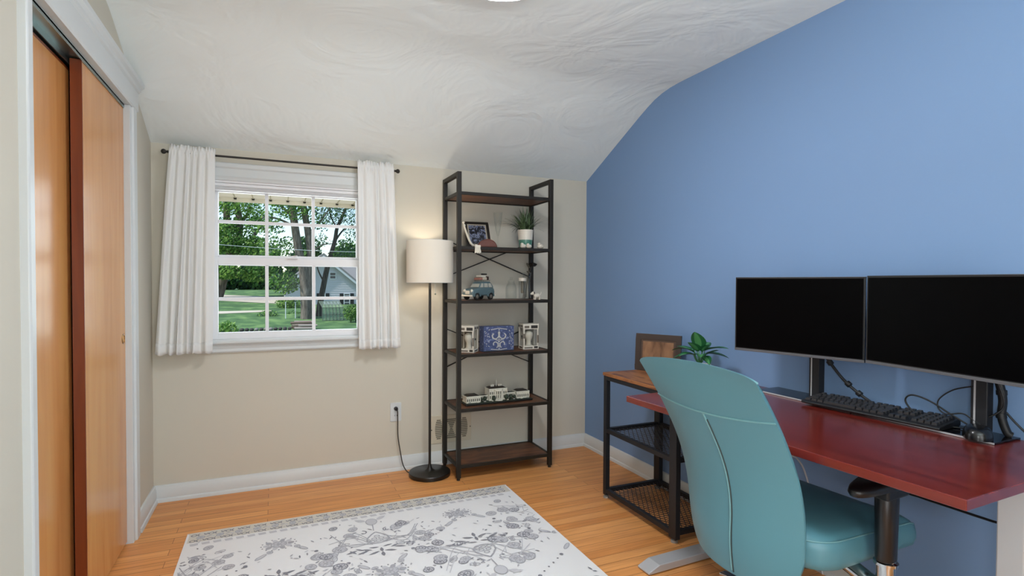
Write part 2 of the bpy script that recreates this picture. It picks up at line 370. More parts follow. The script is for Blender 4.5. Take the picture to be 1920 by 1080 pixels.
MB().prism([(.03, wz0), (.03, wz0+.017), (-.034, wz0+.015), (-.040, wz0+.008), (-.040, wz0), (-.036, wz0-.006), (.0, wz0-.006)], 'x', wx0-.07, wx1+.07).build('window_stool', white_trim, w1, smooth=25)
MB().prism([(0, .784), (-.012, .784), (-.017, .792), (-.014, .806), (-.018, .815), (-.018, wz0-.006), (0, wz0-.006)], 'x', wx0-.06, wx1+.06).build('apron', white_trim, w1, smooth=25)
# raised blind tucked under the head of the window
bl = thing('window_blind', 'white blind pulled up under the window head', 'blind', (-1.98, .02, 1.70))
b = MB(); b.box((wx0+.014, .003, 1.706), (wx1-.014, .036, 1.724)); b.build('head_rail', win_white, bl, bevel=.003)
b = MB()
for k in range(5): b.box((wx0+.018, .006, 1.684+k*.0044), (wx1-.018, .032, 1.6868+k*.0044))
b.build('slat_stack', win_white, bl)

# curtain rod and curtains
rod = thing('curtain_rod', 'thin black rod across the top of the window', 'curtain rod', (-1.98, -.08, 1.852))
rz_ = 1.852
MB().cyl((-2.568, -.08, rz_), (-1.398, -.08, rz_), .0055, n=12).build('rod', black_metal, rod, smooth=40)
for x, s in ((-2.568, -1), (-1.398, 1)):
    f_ = MB(); f_.lathe([(.006,0),(.0075,.004),(.005,.008),(.011,.014),(.0135,.021),(.011,.029),(.004,.033)], n=16)
    f_.xform(Matrix.Translation((x, -.08, rz_)) @ Matrix.Rotation(R(90)*s, 4, 'Y')).build('finial', black_metal, rod, smooth=50)
for x in (-2.552, -1.412):
    k_ = MB(); k_.box((x-.006, -.004, rz_-.02), (x+.006, 0.0, rz_+.02)); k_.bar((x, -.002, rz_), (x, -.076, rz_-.008), .008, .005); k_.tube([(x, -.0695, rz_+.002), (x,-.0715,rz_-.008), (x, -.08, rz_-.0105), (x,-.0885,rz_-.006)], .002)
    k_.build('bracket', black_metal, rod)
cur_m = bpy.data.materials.new('white_voile'); cur_m.use_nodes = True
_n = cur_m.node_tree.nodes; _l = cur_m.node_tree.links; _p = _n['Principled BSDF']; _p.inputs['Base Color'].default_value = lin('f0f0ee'); _p.inputs['Roughness'].default_value = .9; _p.inputs['Specular IOR Level'].default_value = .1
_tl = _n.new('ShaderNodeBsdfTranslucent'); _tl.inputs[0].default_value = lin('f2f2f0'); _tr = _n.new('ShaderNodeBsdfTransparent')
_m1 = _n.new('ShaderNodeMixShader'); _m1.inputs[0].default_value = .15; _m2 = _n.new('ShaderNodeMixShader'); _m2.inputs[0].default_value = .06
_l.new(_p.outputs[0], _m1.inputs[1]); _l.new(_tl.outputs[0], _m1.inputs[2]); _l.new(_m1.outputs[0], _m2.inputs[1]); _l.new(_tr.outputs[0], _m2.inputs[2]); _l.new(_m2.outputs[0], _n['Material Output'].inputs[0])
def curtain(label, t0, t1, b0, b1, seed, nf, ztop, zbot, lean):
    rnd = random.Random(seed)
    root = thing('curtain', label, 'curtain', ((t0+t1)/2, -.08, zbot), group='white curtains at the window')
    ph = [rnd.uniform(-.5, .5) for _ in range(nf+2)]; am = [rnd.uniform(.6, 1.2) for _ in range(nf+2)]
    def wave(u):
        x = (u + .035*math.sin(u*7+seed))*nf; i = max(0, min(int(x), nf)); t = x-i
        a = am[i]*(1-t) + am[i+1]*t
        return a*math.sin(2*PI*x + ph[i]*(1-t) + ph[i+1]*t) + .2*math.sin(2*PI*x*1.7+seed)
    rng2 = [rnd.uniform(-1, 1) for _ in range(40)]
    def fn(u, v):
        z = ztop + (zbot-ztop)*v
        w = v**.8
        x = (t0 + (t1-t0)*u)*(1-w) + (b0+(b1-b0)*u)*w
        amp = .006 + .011*v
        y = -.083 - amp*wave(u) - .004*math.sin(u*9+v*5)
        if v < .02: pass
        # rod pocket: bulges round the rod
        dz = z - rz_
        g = math.exp(-(dz/.014)**2)
        y = y*(1-g) + (-.0912 - .0035*math.sin(u*95+2*math.sin(u*13)))*g
        if dz > .012:
            k = min(1, (dz-.012)/.03)
            y += .009*k*math.sin(u*95+2*math.sin(u*13)); z += .0035*k*math.sin(u*23+1.5*math.sin(u*9))
        x += .004*math.sin(u*nf*2*PI*.5 + v*4)*v
        z += .004*math.sin(u*nf*2*PI+1)*(v**6)
        return Vector((x, y, z))
    mb = MB(); mb.nonorm = True
    mb.grid(fn, 150, 70).build('curtain_panel', cur_m, root, smooth=180, solid=.0012)
    hm = MB(); hm.nonorm = True
    def hem(u, v):
        q = fn(u, 1 - .052*v) ; q.y -= .0022; return q
    hm.grid(hem, 150, 3).build('hem', cur_m, root, smooth=180, solid=.001)
curtain('white gathered curtain left of the window, flaring out at its hem', -2.560, -2.352, -2.632, -2.370, 3, 6, 1.890, .795, -1)
curtain('white gathered curtain right of the window, beside the floor lamp', -1.616, -1.405, -1.606, -1.366, 8, 5, 1.896, .779, 1)

# ------------------------------------------------------------------ ceiling light
cl = thing('ceiling_light', 'round glowing dome light on the ceiling', 'ceiling light', (-1.33, -1.63, C))
cz = C
MB().lathe([(.172, 0.0), (.178, -.030), (.176, -.050), (.168, -.052), (.166, -.020), (.05, -.016)], (-1.33,-1.63,cz), 40).build('rim', white_trim, cl, smooth=40)  # rim made deep to hold the dome's glow off the ceiling
dome = mat('lit_glass_dome', 'fff6e6', .4, emit='f7f9ff', estr=84.0)
MB().lathe([(.162,-.016),(.158,-.032),(.145,-.050),(.118,-.068),(.08,-.080),(.04,-.086),(.002,-.088)], (-1.33,-1.63,cz), 40).build('glass_dome', dome, cl, smooth=180)

# ------------------------------------------------------------------ floor lamp
LX, LY = -1.200, -.168
fl_ = thing('floor_lamp', 'slim black floor lamp with a lit white drum shade', 'floor lamp', (LX, LY, 0))
MB().lathe([(.120,0),(.126,.003),(.126,.022),(.123,.026),(.035,.030),(.030,.033),(.018,.040),(.012,.052),(.009,.066),(.0085,.07)], (LX,LY,0), 48).build('lamp_base', mat('lamp_black', '14120f', .35), fl_, smooth=35)
MB().cyl((LX,LY,.066), (LX,LY,1.20), .008, n=14).build('pole', mat('lamp_pole_black', '17140f', .4), fl_, smooth=40)
shade_m = bpy.data.materials.new('lamp_shade_fabric'); shade_m.use_nodes = True
_n = shade_m.node_tree.nodes; _l = shade_m.node_tree.links; _p = _n['Principled BSDF']; _p.inputs['Base Color'].default_value = lin('e9e2d4'); _p.inputs['Roughness'].default_value = .9
_tl = _n.new('ShaderNodeBsdfTranslucent'); _tl.inputs[0].default_value = lin('f2ead8'); _m1 = _n.new('ShaderNodeMixShader'); _m1.inputs[0].default_value = .07
_l.new(_p.outputs[0], _m1.inputs[1]); _l.new(_tl.outputs[0], _m1.inputs[2]); _l.new(_m1.outputs[0], _n['Material Output'].inputs[0])
SZ0, SZ1, SR = 1.177, 1.428, .141
MB().lathe([(SR,SZ0),(SR,SZ1),(SR-.002,SZ1),(SR-.002,SZ0)], (LX,LY,0), 56, close=True).build('lamp_shade', shade_m, fl_, smooth=30)
for z in (SZ0, SZ1): MB().tube([(LX+(SR-.003)*math.cos(2*PI*i/48), LY+(SR-.003)*math.sin(2*PI*i/48), z) for i in range(49)], .0018, 6).build('shade_ring', white_trim, fl_)
h_ = MB()
for k in range(3):
    a = 2*PI*k/3+.4; h_.tube([(LX+.02*math.cos(a), LY+.02*math.sin(a), 1.40), (LX+(SR-.003)*math.cos(a), LY+(SR-.003)*math.sin(a), SZ1)], .0016, 6)
h_.lathe([(.016,1.396),(.022,1.398),(.022,1.402),(.016,1.404)], (LX,LY,0), 20, close=True)
h_.build('shade_spider', white_trim, fl_)
MB().cyl((LX,LY,1.20), (LX,LY,1.262), .017, n=18).build('bulb_socket', black_plastic, fl_, smooth=40)
MB().lathe([(.012,1.262),(.014,1.275),(.026,1.298),(.030,1.318),(.026,1.338),(.014,1.350),(.002,1.353)], (LX,LY,0), 20).build('bulb', mat('lit_bulb', 'fff2dc', .4, emit='fff0dc', estr=55), fl_, smooth=180)
pc = MB(); pc.tube([(LX+.03,LY-.01,1.215), (LX+.031,LY-.01,1.115)], .0007, 6); pc.ball((LX+.031,LY-.01,1.108), .006, 10)
pc.build('pull_chain', steel, fl_)

# lamp cord, outlet
ot = thing('wall_outlet', 'white wall outlet with the lamp plug in it', 'outlet', (-1.374, 0, .367))
MB().prism([(x-1.374, z+.367) for x, z in rrect(.0345, .0585, .006)], 'y', -.006, 0).build('cover_plate', white_trim, ot, bevel=.002)
b = MB()
for z in (.389, .345): b.prism([(x-1.374, y+z) for x, y in rrect(.017, .0135, .008)], 'y', -.0075, -.005)
b.build('socket_face', white_trim, ot)
b = MB()
for x in (-1.381, -1.367): b.box((x-.0012, -.0079, .341), (x+.0012, -.0074, .350))
b.build('socket_slots', black_plastic, ot)
pts = spline([(-1.372,-.034,.392),(-1.370,-.042,.375),(-1.368,-.036,.33),(-1.366,-.034,.22),(-1.352,-.040,.12),(-1.340,-.05,.05),(-1.322,-.075,.012),(-1.305,-.10,.006),(-1.285,-.118,.006)], 8)
cb = thing('power_cord', 'black lamp cord hanging from the wall outlet', 'cord', (-1.37, -.03, .37))
MB().tube(pts, .0032, 8).build('cord', mat('cord_black', '24201a', .5), cb, smooth=60)
pg = MB(); pg.cyl((-1.374,-.0078,.389), (-1.374,-.030,.389), .013, .010, 14); pg.cyl((-1.374,-.026,.389),(-1.371,-.036,.386),.007,.005,10)
pg.build('plug', black_plastic, cb, smooth=40)

# wall register
rg = thing('wall_register', 'cream metal air register low on the wall behind the bookshelf', 'vent', (-1.013, 0, .228))
gx0, gx1, gz0, gz1 = -1.150, -.876, .138, .318
cream = mat('register_cream_enamel', 'c4bba6', .5)
MB().prism([(x+(gx0+gx1)/2, z+(gz0+gz1)/2) for x, z in rrect((gx1-gx0)/2, (gz1-gz0)/2, .004)], 'y', -.006, 0).build('plate', cream, rg, bevel=.002)
slot = mat('register_opening_dark', '6f695c', .7); 
for cx_, kind in ((-1.098, 'o'), (-1.013, 'h'), (-.926, 'o')):
    b = MB(); zc = .228
    for k in range(11):
        z = zc + (k-5)*.0118; t = (k-5)/5.5
        hw = .024*math.sqrt(max(.05, 1-t*t*.85)) if kind == 'o' else .008+.030*abs(t)**1.3
        b.box((cx_-hw, -.0064, z-.0038), (cx_+hw, -.0058, z+.0038))
    b.build('louver_opening', slot, rg)
    s_ = MB()
    for k in range(12):
        z = zc + (k-5.5)*.0118; t = min(1, abs((k-5.5)/5.5)); hw = .024*math.sqrt(max(.05, 1-t*t*.85)) if kind == 'o' else .008+.030*t**1.3
        s_.box((cx_-hw, -.009, z-.0012), (cx_+hw, -.0062, z+.0012))
    s_.build('louver', cream, rg)
for x in (-1.145, -.884):
    MB().cyl((x, -.006, .228), (x, -.0085, .228), .0035, n=10).build('screw', black_metal, rg)
# ------------------------------------------------------------------ rug with its printed pattern
rug_base = mat('rug_pale_grey_pile', 'dededf', .95, spec=.05, bump=(420, .25, .001))
rug_g1 = mat('rug_grey_print', 'a5a5ab', .95, spec=.05); rug_g2 = mat('rug_dark_grey_print', '84848b', .95, spec=.05)
rug_g3 = mat('rug_light_grey_print', 'bfbfc4', .95, spec=.05); rug_tan = mat('rug_tan_print', 'cac6bd', .95, spec=.05); rug_edge = mat('rug_cream_edge', 'c9c2b2', .95, spec=.05)
RX0, RX1, RY0, RY1 = -2.437, -.842, -.510, -2.93
rug = MB(); TZ = .0082; ZO = [TZ]
rug.box((RX0, RY1, .0006), (RX1, RY0, TZ-.0004))
def flat(pts, mi):
    ZO[0] += 2e-7
    rug.add([(x, y, ZO[0]) for x, y in pts], [tuple(range(len(pts)))], mi)
def inr(x, y, m=.03): return RX0+m < x < RX1-m and RY1+m < y < RY0-m
def ell(cx, cy, a, b, ang, mi, n=14):
    if not inr(cx, cy): return
    c, s = math.cos(ang), math.sin(ang)
    flat([(cx+a*math.cos(t)*c-b*math.sin(t)*s, cy+a*math.cos(t)*s+b*math.sin(t)*c) for t in [2*PI*i/n for i in range(n)]], mi)
def stroke(pts, w, mi):
    for i in range(len(pts)-1):
        (x0,y0),(x1,y1) = pts[i], pts[i+1]; d = math.hypot(x1-x0, y1-y0)
        if d < 1e-6 or not inr(x0, y0, .012) or not inr(x1, y1, .012): continue
        nx, ny = -(y1-y0)/d*w/2, (x1-x0)/d*w/2
        flat([(x0+nx,y0+ny),(x0-nx,y0-ny),(x1-nx,y1-ny),(x1+nx,y1+ny)], mi)
def leaf(cx, cy, L, w, ang, mi):
    if not inr(cx, cy): return
    c, s = math.cos(ang), math.sin(ang); P = [(-.5,0),(-.25,.36),(.05,.5),(.3,.3),(.5,0),(.3,-.22),(.05,-.36),(-.25,-.3)]
    flat([(cx+p*L*c-q*w*s, cy+p*L*s+q*w*c) for p, q in P], mi)
def ringe(cx, cy, a, b, ang, w, mi, n=16, t0=0, t1=2*PI):
    c, s = math.cos(ang), math.sin(ang)
    stroke([(cx+a*math.cos(t)*c-b*math.sin(t)*s, cy+a*math.cos(t)*s+b*math.sin(t)*c) for t in [t0+(t1-t0)*i/n for i in range(n+1)]], w, mi)
def rosette(cx, cy, r, ang, mi, mo=None):
    ell(cx, cy, r, r*.85, ang, 3); ringe(cx, cy, r, r*.85, ang, r*.2, mi); 
    for k in range(5):
        a = ang+2*PI*k/5; ringe(cx+.5*r*math.cos(a), cy+.45*r*math.sin(a), r*.3, r*.24, a, r*.13, mi, 8)
    ell(cx, cy, r*.18, r*.18, 0, mi, 8)
def curl(cx, cy, r, ang, sgn, mi, w=.005):
    pts = []
    for i in range(15):
        t = i/14; a = ang + sgn*t*4.2; rr = r*(1-.75*t); pts.append((cx+rr*math.cos(a), cy+rr*math.sin(a)))
    stroke(pts, w, mi); stroke(pts[-5:], w*1.8, mi)
rr_ = random.Random(21)
# border bands along the short end
flat([(RX0+.004, RY0-.004), (RX1-.004, RY0-.004), (RX1-.004, RY0-.012), (RX0+.004, RY0-.012)], 5)
flat([(RX0+.010, RY0-.014), (RX1-.010, RY0-.014), (RX1-.010, RY0-.105), (RX0+.010, RY0-.105)], 4)
for row, yy in ((0, RY0-.030), (1, RY0-.090)):
    x = RX0+.03; k = 0
    while x < RX1-.03:
        if k % 3 == 0: ringe(x, yy, .011, .010, 0, .0055, 2, 10); x += .026
        elif k % 3 == 1: ringe(x, yy, .010, .011, 0, .006, 2, 7, PI*.6, PI*1.4); ell(x+.006, yy, .004, .003, 0, 1, 8); x += .022
        else: stroke([(x-.008, yy+.008),(x, yy-.006),(x+.009, yy+.009)], .006, 2); x += .022
        k += 1
x = RX0+.06; k = 0
while x < RX1-.05:
    rosette(x, RY0-.060, .017, k, 1); leaf(x+.032, RY0-.058, .026, .010, .4, 1); leaf(x+.05, RY0-.064, .024, .010, 2.6, 3); x += .078; k += 1
x = RX0+.04
while x < RX1-.04:
    flat([(x-.018, RY0-.118),(x+.014, RY0-.116),(x+.018, RY0-.138),(x-.012, RY0-.140)], 3); x += .046
# field: ogee lattice of dotted lines, rosettes on its crossings, palmettes with leaf sprays inside
SX, SY = .415, .42
def dotted(p, q):
    n = 15
    for i in range(1, n):
        t = i/n; bx = p[0]+(q[0]-p[0])*t; by = p[1]+(q[1]-p[1])*t
        nx, ny = -(q[1]-p[1]), q[0]-p[0]; d = math.hypot(nx, ny); o = .018*math.sin(PI*2*t)
        bx += nx/d*o; by += ny/d*o
        if i in (3, 12): leaf(bx, by, .06, .020, math.atan2(q[1]-p[1], q[0]-p[0]), 3); ringe(bx, by, .03, .009, math.atan2(q[1]-p[1], q[0]-p[0]), .004, 1, 10)
        elif i in (5, 10): ell(bx, by, .009, .009, 0, 2, 10)
        elif 5 < i < 10: ell(bx, by, .0048, .0048, 0, 2, 8)
        elif i in (2,13): rosette(bx+.01, by, .014, i, 1)
def palmette(cx, cy, dr):
    # drop-shaped cone with scales, apex in the direction dr
    P = [(0,.075),(.022,.052),(.045,.018),(.05,-.012),(.03,-.034),(0,-.040),(-.03,-.034),(-.05,-.012),(-.045,.018),(-.022,.052),(0,.075)]
    stroke([(cx+a, cy+dr*b_) for a, b_ in P], .008, 1)
    for j, (yy, xs) in enumerate(((.03,(0,)),(.006,(-.016,.016)),(-.018,(-.028,0,.028)))):
        for xx in xs: ringe(cx+xx, cy+dr*yy, .012, .009, 0, .005, 1, 10)
    for s in (-1, 1):
        curl(cx+s*.055, cy+dr*.085, .022, (PI/2 if dr > 0 else -PI/2), s*dr, 2, .006)
        stroke([(cx+s*.06, cy-dr*.03), (cx+s*.09, cy+dr*.02), (cx+s*.075, cy+dr*.07)], .004, 3)
        for k in range(4): leaf(cx+s*(.03+.03*k), cy-dr*(.075+.012*(k % 2)), .045, .013, (.2+.25*k)*s*dr if s > 0 else PI-.2-.25*k*dr, 2)
        for k in range(3): leaf(cx+s*(.035+.045*k), cy-dr*(.125-.02*k), .055, .016, (-.35 if s*dr > 0 else .35) + (0 if s > 0 else PI), 2)
    leaf(cx, cy-dr*.105, .04, .018, PI/2, 2); leaf(cx, cy-dr*.145, .04, .020, PI/2, 2)
    for s in (-1, 1):
        for k in range(15):
            a = rr_.uniform(-1.0, 1.0); d = rr_.uniform(.11, .30)
            x = cx+s*d*math.cos(a); y = cy+dr*(d*math.sin(a)*.95+.02)
            if abs(x-cx)/SX + abs(y-cy)/SY > .90: continue
            if k % 3 == 2: leaf(x, y, rr_.uniform(.03,.05), .018, rr_.uniform(0, 6), rr_.choice((1,3))); ringe(x, y, .022, .010, rr_.uniform(0,3), .0035, 1, 10)
            else: rosette(x, y, rr_.uniform(.019, .030), a, rr_.choice((1,1,2)))
        for k in range(46):
            a = rr_.uniform(-1.4, 1.4); d = rr_.uniform(.09, .36); x = cx+s*d*math.cos(a); y = cy+dr*d*math.sin(a)
            if abs(x-cx)/SX + abs(y-cy)/SY > .92: continue
            leaf(x, y, rr_.uniform(.014,.03), .009, rr_.uniform(0, 6), rr_.choice((1,2,3)))
        for k in range(6):
            p0 = (cx+s*.03, cy+dr*rr_.uniform(-.05,.1)); p1 = (cx+s*rr_.uniform(.1,.14), cy+dr*rr_.uniform(-.1,.12)); p2 = (cx+s*rr_.uniform(.17,.22), cy+dr*rr_.uniform(-.12,.14))
            stroke([(q.x, q.y) for q in spline([(*p0,0),(*p1,0),(*p2,0)], 5)], .0042, rr_.choice((1,3)))
    # big tulip bud below
    bx, by = cx, cy+dr*.19
    ell(bx, by, .026, .034, 0, 3); ringe(bx, by, .026, .034, 0, .004, 1); stroke([(bx, by-dr*.03),(bx-.005, cy+dr*.09)], .005, 1)
    for s in (-1,1): leaf(bx+s*.05, by+dr*.03, .06, .03, (.6 if s > 0 else PI-.6)*dr, 3)
for iy in range(0, 7):
    for ix in range(-1, 6):
        nx_ = -2.05 + ix*SX; ny_ = -.78 - iy*SY
        if (ix+iy) % 2 == 0:
            if ny_ < RY0-.15 and inr(nx_, ny_, -.03):
                for k in range(10):
                    a = 2*PI*k/10; ell(nx_+.050*math.cos(a), ny_+.036*math.sin(a), .015, .011, a, (1,3)[k % 2], 9)
                rosette(nx_, ny_, .032, 0, 1)
                for k in range(16): 
                    a = 2*PI*k/16; ell(nx_+.072*math.cos(a), ny_+.054*math.sin(a), .004, .004, 0, 2, 6)
            for sx in (-1, 1): dotted((nx_, ny_), (nx_+sx*SX, ny_-SY))
            if iy == 0: pass
        else:
            palmette(nx_, ny_-.12*(1 if ix % 2 else -0.2), 1 if ix % 2 else -1)
o = rug.build('area_rug', [rug_base, rug_g1, rug_g2, rug_g3, rug_tan, rug_edge]); tag(o, 'pale grey rug with a floral print lying on the oak floor', 'rug')

# ------------------------------------------------------------------ tall bookshelf
bs = thing('bookshelf', 'tall dark metal bookshelf with rustic boards in front of the window wall', 'bookshelf', (-.762, -.18, 0))
shelf_metal = mat('bookshelf_brown_black_metal', '1c1710', .5, spec=.4)
XL, XR, YF, YK = -1.066, -.457, -.322, -.036; PW = .0255; TOP = 1.832
for x in (XL, XR):
    for y in (YF, YK):
        p_ = MB().box((x-PW/2, y-PW/2, .014), (x+PW/2, y+PW/2, TOP)).build('post', shelf_metal, bs, bevel=.0015)
        MB().cyl((x, y, 0), (x, y, .016), .010, n=14).build('levelling_foot', black_plastic, p_, smooth=40)
    MB().box((x-PW/2, YF+PW/2, TOP-.024), (x+PW/2, YK-PW/2, TOP)).build('top_rail', shelf_metal, bs, bevel=.0015)
SH = [1.716, 1.394, 1.071, .751, .423, .088]
for i, z in enumerate(SH):
    b = MB(); t = .018
    b.box((XL+PW/2, YF-.010, z-t), (XR-PW/2, YF+.006, z)); b.box((XL+PW/2, YK-.006, z-t), (XR-PW/2, YK+.010, z))
    b.box((XL-.008, YF+PW/2, z-t), (XL+.008, YK-PW/2, z)); b.box((XR-.008, YF+PW/2, z-t), (XR+.008, YK-PW/2, z))
    fr = b.build('shelf_frame', shelf_metal, bs, bevel=.001)
    MB().box((XL+.009, YF+.007, z-.013), (XR-.009, YK-.007, z-.0015)).build('shelf_board', rustic, bs, bevel=.001)
def xbrace(zl, zr):
    b = MB(); b.bar((XL, YK+.004, zl), (XR, YK+.004, zr), .006, .012, (0,1,0)); b.build('cross_brace', shelf_metal, bs)
    b = MB(); b.bar((XL, YK-.003, zr), (XR, YK-.003, zl), .006, .012, (0,1,0)); b.build('cross_brace', shelf_metal, bs)
xbrace(1.452, 1.214); xbrace(.884, .633)

# photo frame on the second shelf
leaf_fr = mat('frame_black_wood', '1b1713', .4)
phot = ramp_mat('group_photo_print', [(.38,'15161a'),(.48,'2b2f3a'),(.56,'8088a0'),(.64,'22242c'),(.72,'a7a096')], 42, (1,1,1), .35, 3, .8)
def frame_obj(name, label, group, base, az, leanang, w, h, fwid, m_frame, m_mat, m_photo, matw, dep=.014):
    rt_ = thing(name, label, 'photo frame', base, 0, group)
    T = Matrix.Translation(base) @ Matrix.Rotation(az, 4, 'Z') @ Matrix.Rotation(-leanang, 4, 'X')   # local: x width, z up, -y towards viewer
    b = MB()
    for a, c in (((-w/2, -dep/2, 0), (w/2, dep/2, fwid)), ((-w/2, -dep/2, h-fwid), (w/2, dep/2, h)), ((-w/2, -dep/2, fwid), (-w/2+fwid, dep/2, h-fwid)), ((w/2-fwid, -dep/2, fwid), (w/2, dep/2, h-fwid))): b.box(a, c)
    b.xform(T).build('frame_border', m_frame, rt_, bevel=.0012)
    b = MB(); b.box((-w/2+fwid, -.002, fwid), (w/2-fwid, dep/2-.001, h-fwid)); b.xform(T).build('mat_board', m_mat, rt_)
    b = MB(); b.box((-w/2+fwid+matw, -.0032, fwid+matw), (w/2-fwid-matw, -.002, h-fwid-matw)); b.xform(T).build('photo', m_photo, rt_)
    # easel back
    b = MB(); b.cbox((0, dep/2+.001, h*.5), (w*.3, .003, h*.75)); b.xform(T)
    b.build('easel_back', black_plastic, rt_)
    return rt_
cream_board = mat('cream_mat_board', 'a39a88', .8)
frame_obj('photo_frame', 'black photo frame leaning back on the second shelf of the bookshelf', None, (-.895, -.205, 1.3965), R(-4), R(27), .158, .185, .017, leaf_fr, cream_board, phot, .008)
cap = thing('leather_pouch', 'red brown half round leather pouch in front of the leaning photo frame', 'pouch', (-.872, -.275, 1.394))
lm_ = mat('red_brown_leather', '5e2f22', .5)
half = [( .062*math.cos(t), .052*math.sin(t)*.95) for t in [PI*i/16 for i in range(17)]]
b = MB(); b.prism(half, 'y', -.012, .012); b.xform(Matrix.Translation((-.868, -.272, 1.3945)) @ Matrix.Rotation(R(-8), 4, 'Z')); b.build('pouch_body', lm_, cap, bevel=.006, seg=3, smooth=50)
b = MB(); b.tube([Vector((-.868, -.272, 1.3945)) + Vector((.056*math.cos(t), -.0128, .006+.044*math.sin(t))) for t in [PI*i/16 for i in range(17)]], .0012, 5); b.build('stitching', mat('stitch', '7d4a36', .6), cap)
ts = thing('tassel', 'white cord tassel hanging over the front edge of the second shelf', 'tassel', (-.957, -.335, 1.39))
tm = mat('white_cord', 'd6d0c0', .8)
cord = spline([(-.985,-.165,1.545),(-.978,-.195,1.49),(-.968,-.235,1.43),(-.962,-.285,1.401),(-.958,-.325,1.400),(-.956,-.3385,1.393)], 6)
b = MB(); b.tube(cord, [.004+.003*min(1, i/8) for i in range(len(cord))], 8); b.build('cord', tm, ts, smooth=60)
b = MB(); b.ball((-.985,-.163,1.553), .008, 12); b.ball((-.982,-.172,1.532), .007, 12, 0, (1,1,1.5)); b.build('bead', tm, ts, smooth=60)
b = MB()
for k in range(9): b.bar((-.968+.0033*k, -.3385-.003*(k % 2), 1.393), (-.972+.0046*k, -.340-.003*(k % 2), 1.352+.003*(k % 3)), .004, .004)
b.box((-.972,-.345,1.388),(-.938,-.334,1.402)); b.build('fringe', tm, ts)

# clear glass
clear = bpy.data.materials.new('clear_glass'); clear.use_nodes = True
_n = clear.node_tree.nodes; _l = clear.node_tree.links; _n.remove(_n['Principled BSDF'])
_t = _n.new('ShaderNodeBsdfTransparent'); _t.inputs[0].default_value = (.975,.98,.975,1); _g = _n.new('ShaderNodeBsdfGlossy'); _g.inputs['Roughness'].default_value = .05
_mx = _n.new('ShaderNodeMixShader'); _fr = _n.new('ShaderNodeLayerWeight'); _fr.inputs['Blend'].default_value = .35; _mm = _n.new('ShaderNodeMath'); _mm.operation = 'MULTIPLY'; _mm.inputs[1].default_value = .22
_l.new(_fr.outputs['Facing'], _mm.inputs[0]); _l.new(_mm.outputs[0], _mx.inputs[0]); _l.new(_t.outputs[0], _mx.inputs[1]); _l.new(_g.outputs[0], _mx.inputs[2]); _l.new(_mx.outputs[0], _n['Material Output'].inputs[0])
fl2 = thing('champagne_flute', 'clear champagne flute standing between the photo frame and the potted plant', 'glass', (-.757, -.17, 1.394))
o_ = (-.757, -.17, 1.394)
MB().lathe([(.030,.0005),(.029,.003),(.006,.007),(.0038,.014),(.0036,.075)], o_, 28).build('foot_and_stem', clear, fl2, smooth=60)
MB().lathe([(.0036,.075),(.008,.088),(.016,.12),(.024,.17),(.030,.232),(.0285,.232),(.0225,.17),(.0145,.12),(.006,.09),(.002,.084)], o_, 28).build('bowl', clear, fl2, smooth=60)

# potted grass plant on shelf
pt = thing('potted_grass_plant', 'spiky green plant in a white and teal pot on the bookshelf', 'plant', (-.577, -.2, 1.394))
po = (-.577, -.2, 1.394)
MB().lathe([(.036,.006),(.040,.02),(.0455,.058),(.0455,.060)], po, 32).build('pot_lower_half', mat('teal_glaze', '4f8272', .3), pt, smooth=50)
MB().lathe([(.0462,.060),(.0505,.125),(.0475,.125),(.044,.112)], po, 32).build('pot_upper_half', mat('white_glaze', 'd9d3c6', .35), pt, smooth=50)
MB().lathe([(.0445,.112),(.03,.114),(.001,.116)], po, 20).build('soil', mat('potting_soil', '2b2018', .95), pt)
MB().lathe([(.030,.0),(.037,.001),(.0375,.006),(.030,.006)], po, 28).build('saucer', mat('teal_glaze_dark', '44705f', .3), pt, smooth=50)
gm = [mat('grass_leaf_dark', '34472c', .5), mat('grass_leaf_mid', '4d6440', .5), mat('grass_leaf_pale', '77896a', .5)]
b = MB(); rg_ = random.Random(5)
for k in range(170):
    a = rg_.uniform(0, 2*PI); el = rg_.uniform(.2, 1.25); L = rg_.uniform(.12, .20)
    d = Vector((math.cos(a)*el, math.sin(a)*el*.75, .0)); p0 = Vector(po) + Vector((rg_.uniform(-.022,.022), rg_.uniform(-.022,.022), .112))
    sd = Vector((-math.sin(a), math.cos(a), 0)); vs = []
    dr_ = rg_.uniform(.4, 1.5)*el
    for j in range(6):
        t = j/5; q = p0 + d*(L*t*.72) + Vector((0,0,L*(t*(1.02-.25*el) - dr_*.42*t*t)))
        w = .0042*(1-t)**.6 + .0003
        vs += [q-sd*w, q+sd*w + Vector((0,0,.0006))]
    q = vs[-1]
    b.add(vs, [(2*j, 2*j+1, 2*j+3, 2*j+2) for j in range(5)], rg_.choice((0,0,1,1,2)))
b.nonorm = True; b.build('leaves', gm, pt, smooth=60)
orn = mat('white_ceramic_ornament', 'cfc8ba', .4)
for (x, y, s, lb) in ((-.628, -.278, 1.5, 'small white pebble ornament left of the teal and white pot, the outer one'), (-.592, -.286, 1.4, 'small white pebble ornament touching the left side of the teal and white pot'), (-.508, -.278, 1.7, 'small white pebble ornament right of the teal and white pot')):
    g_ = MB(); rt_ = thing('pebble_ornament', lb, 'ornament', (x, y, 1.394), 0, 'white ornaments round the pot')
    g_.ball((x, y, 1.394+.010*s), .012*s, 14, 0, (1.15, .9, .8)); g_.ball((x-.006*s, y-.003, 1.394+.017*s), .0075*s, 12)
    g_.build('pebble', orn, rt_, smooth=60)

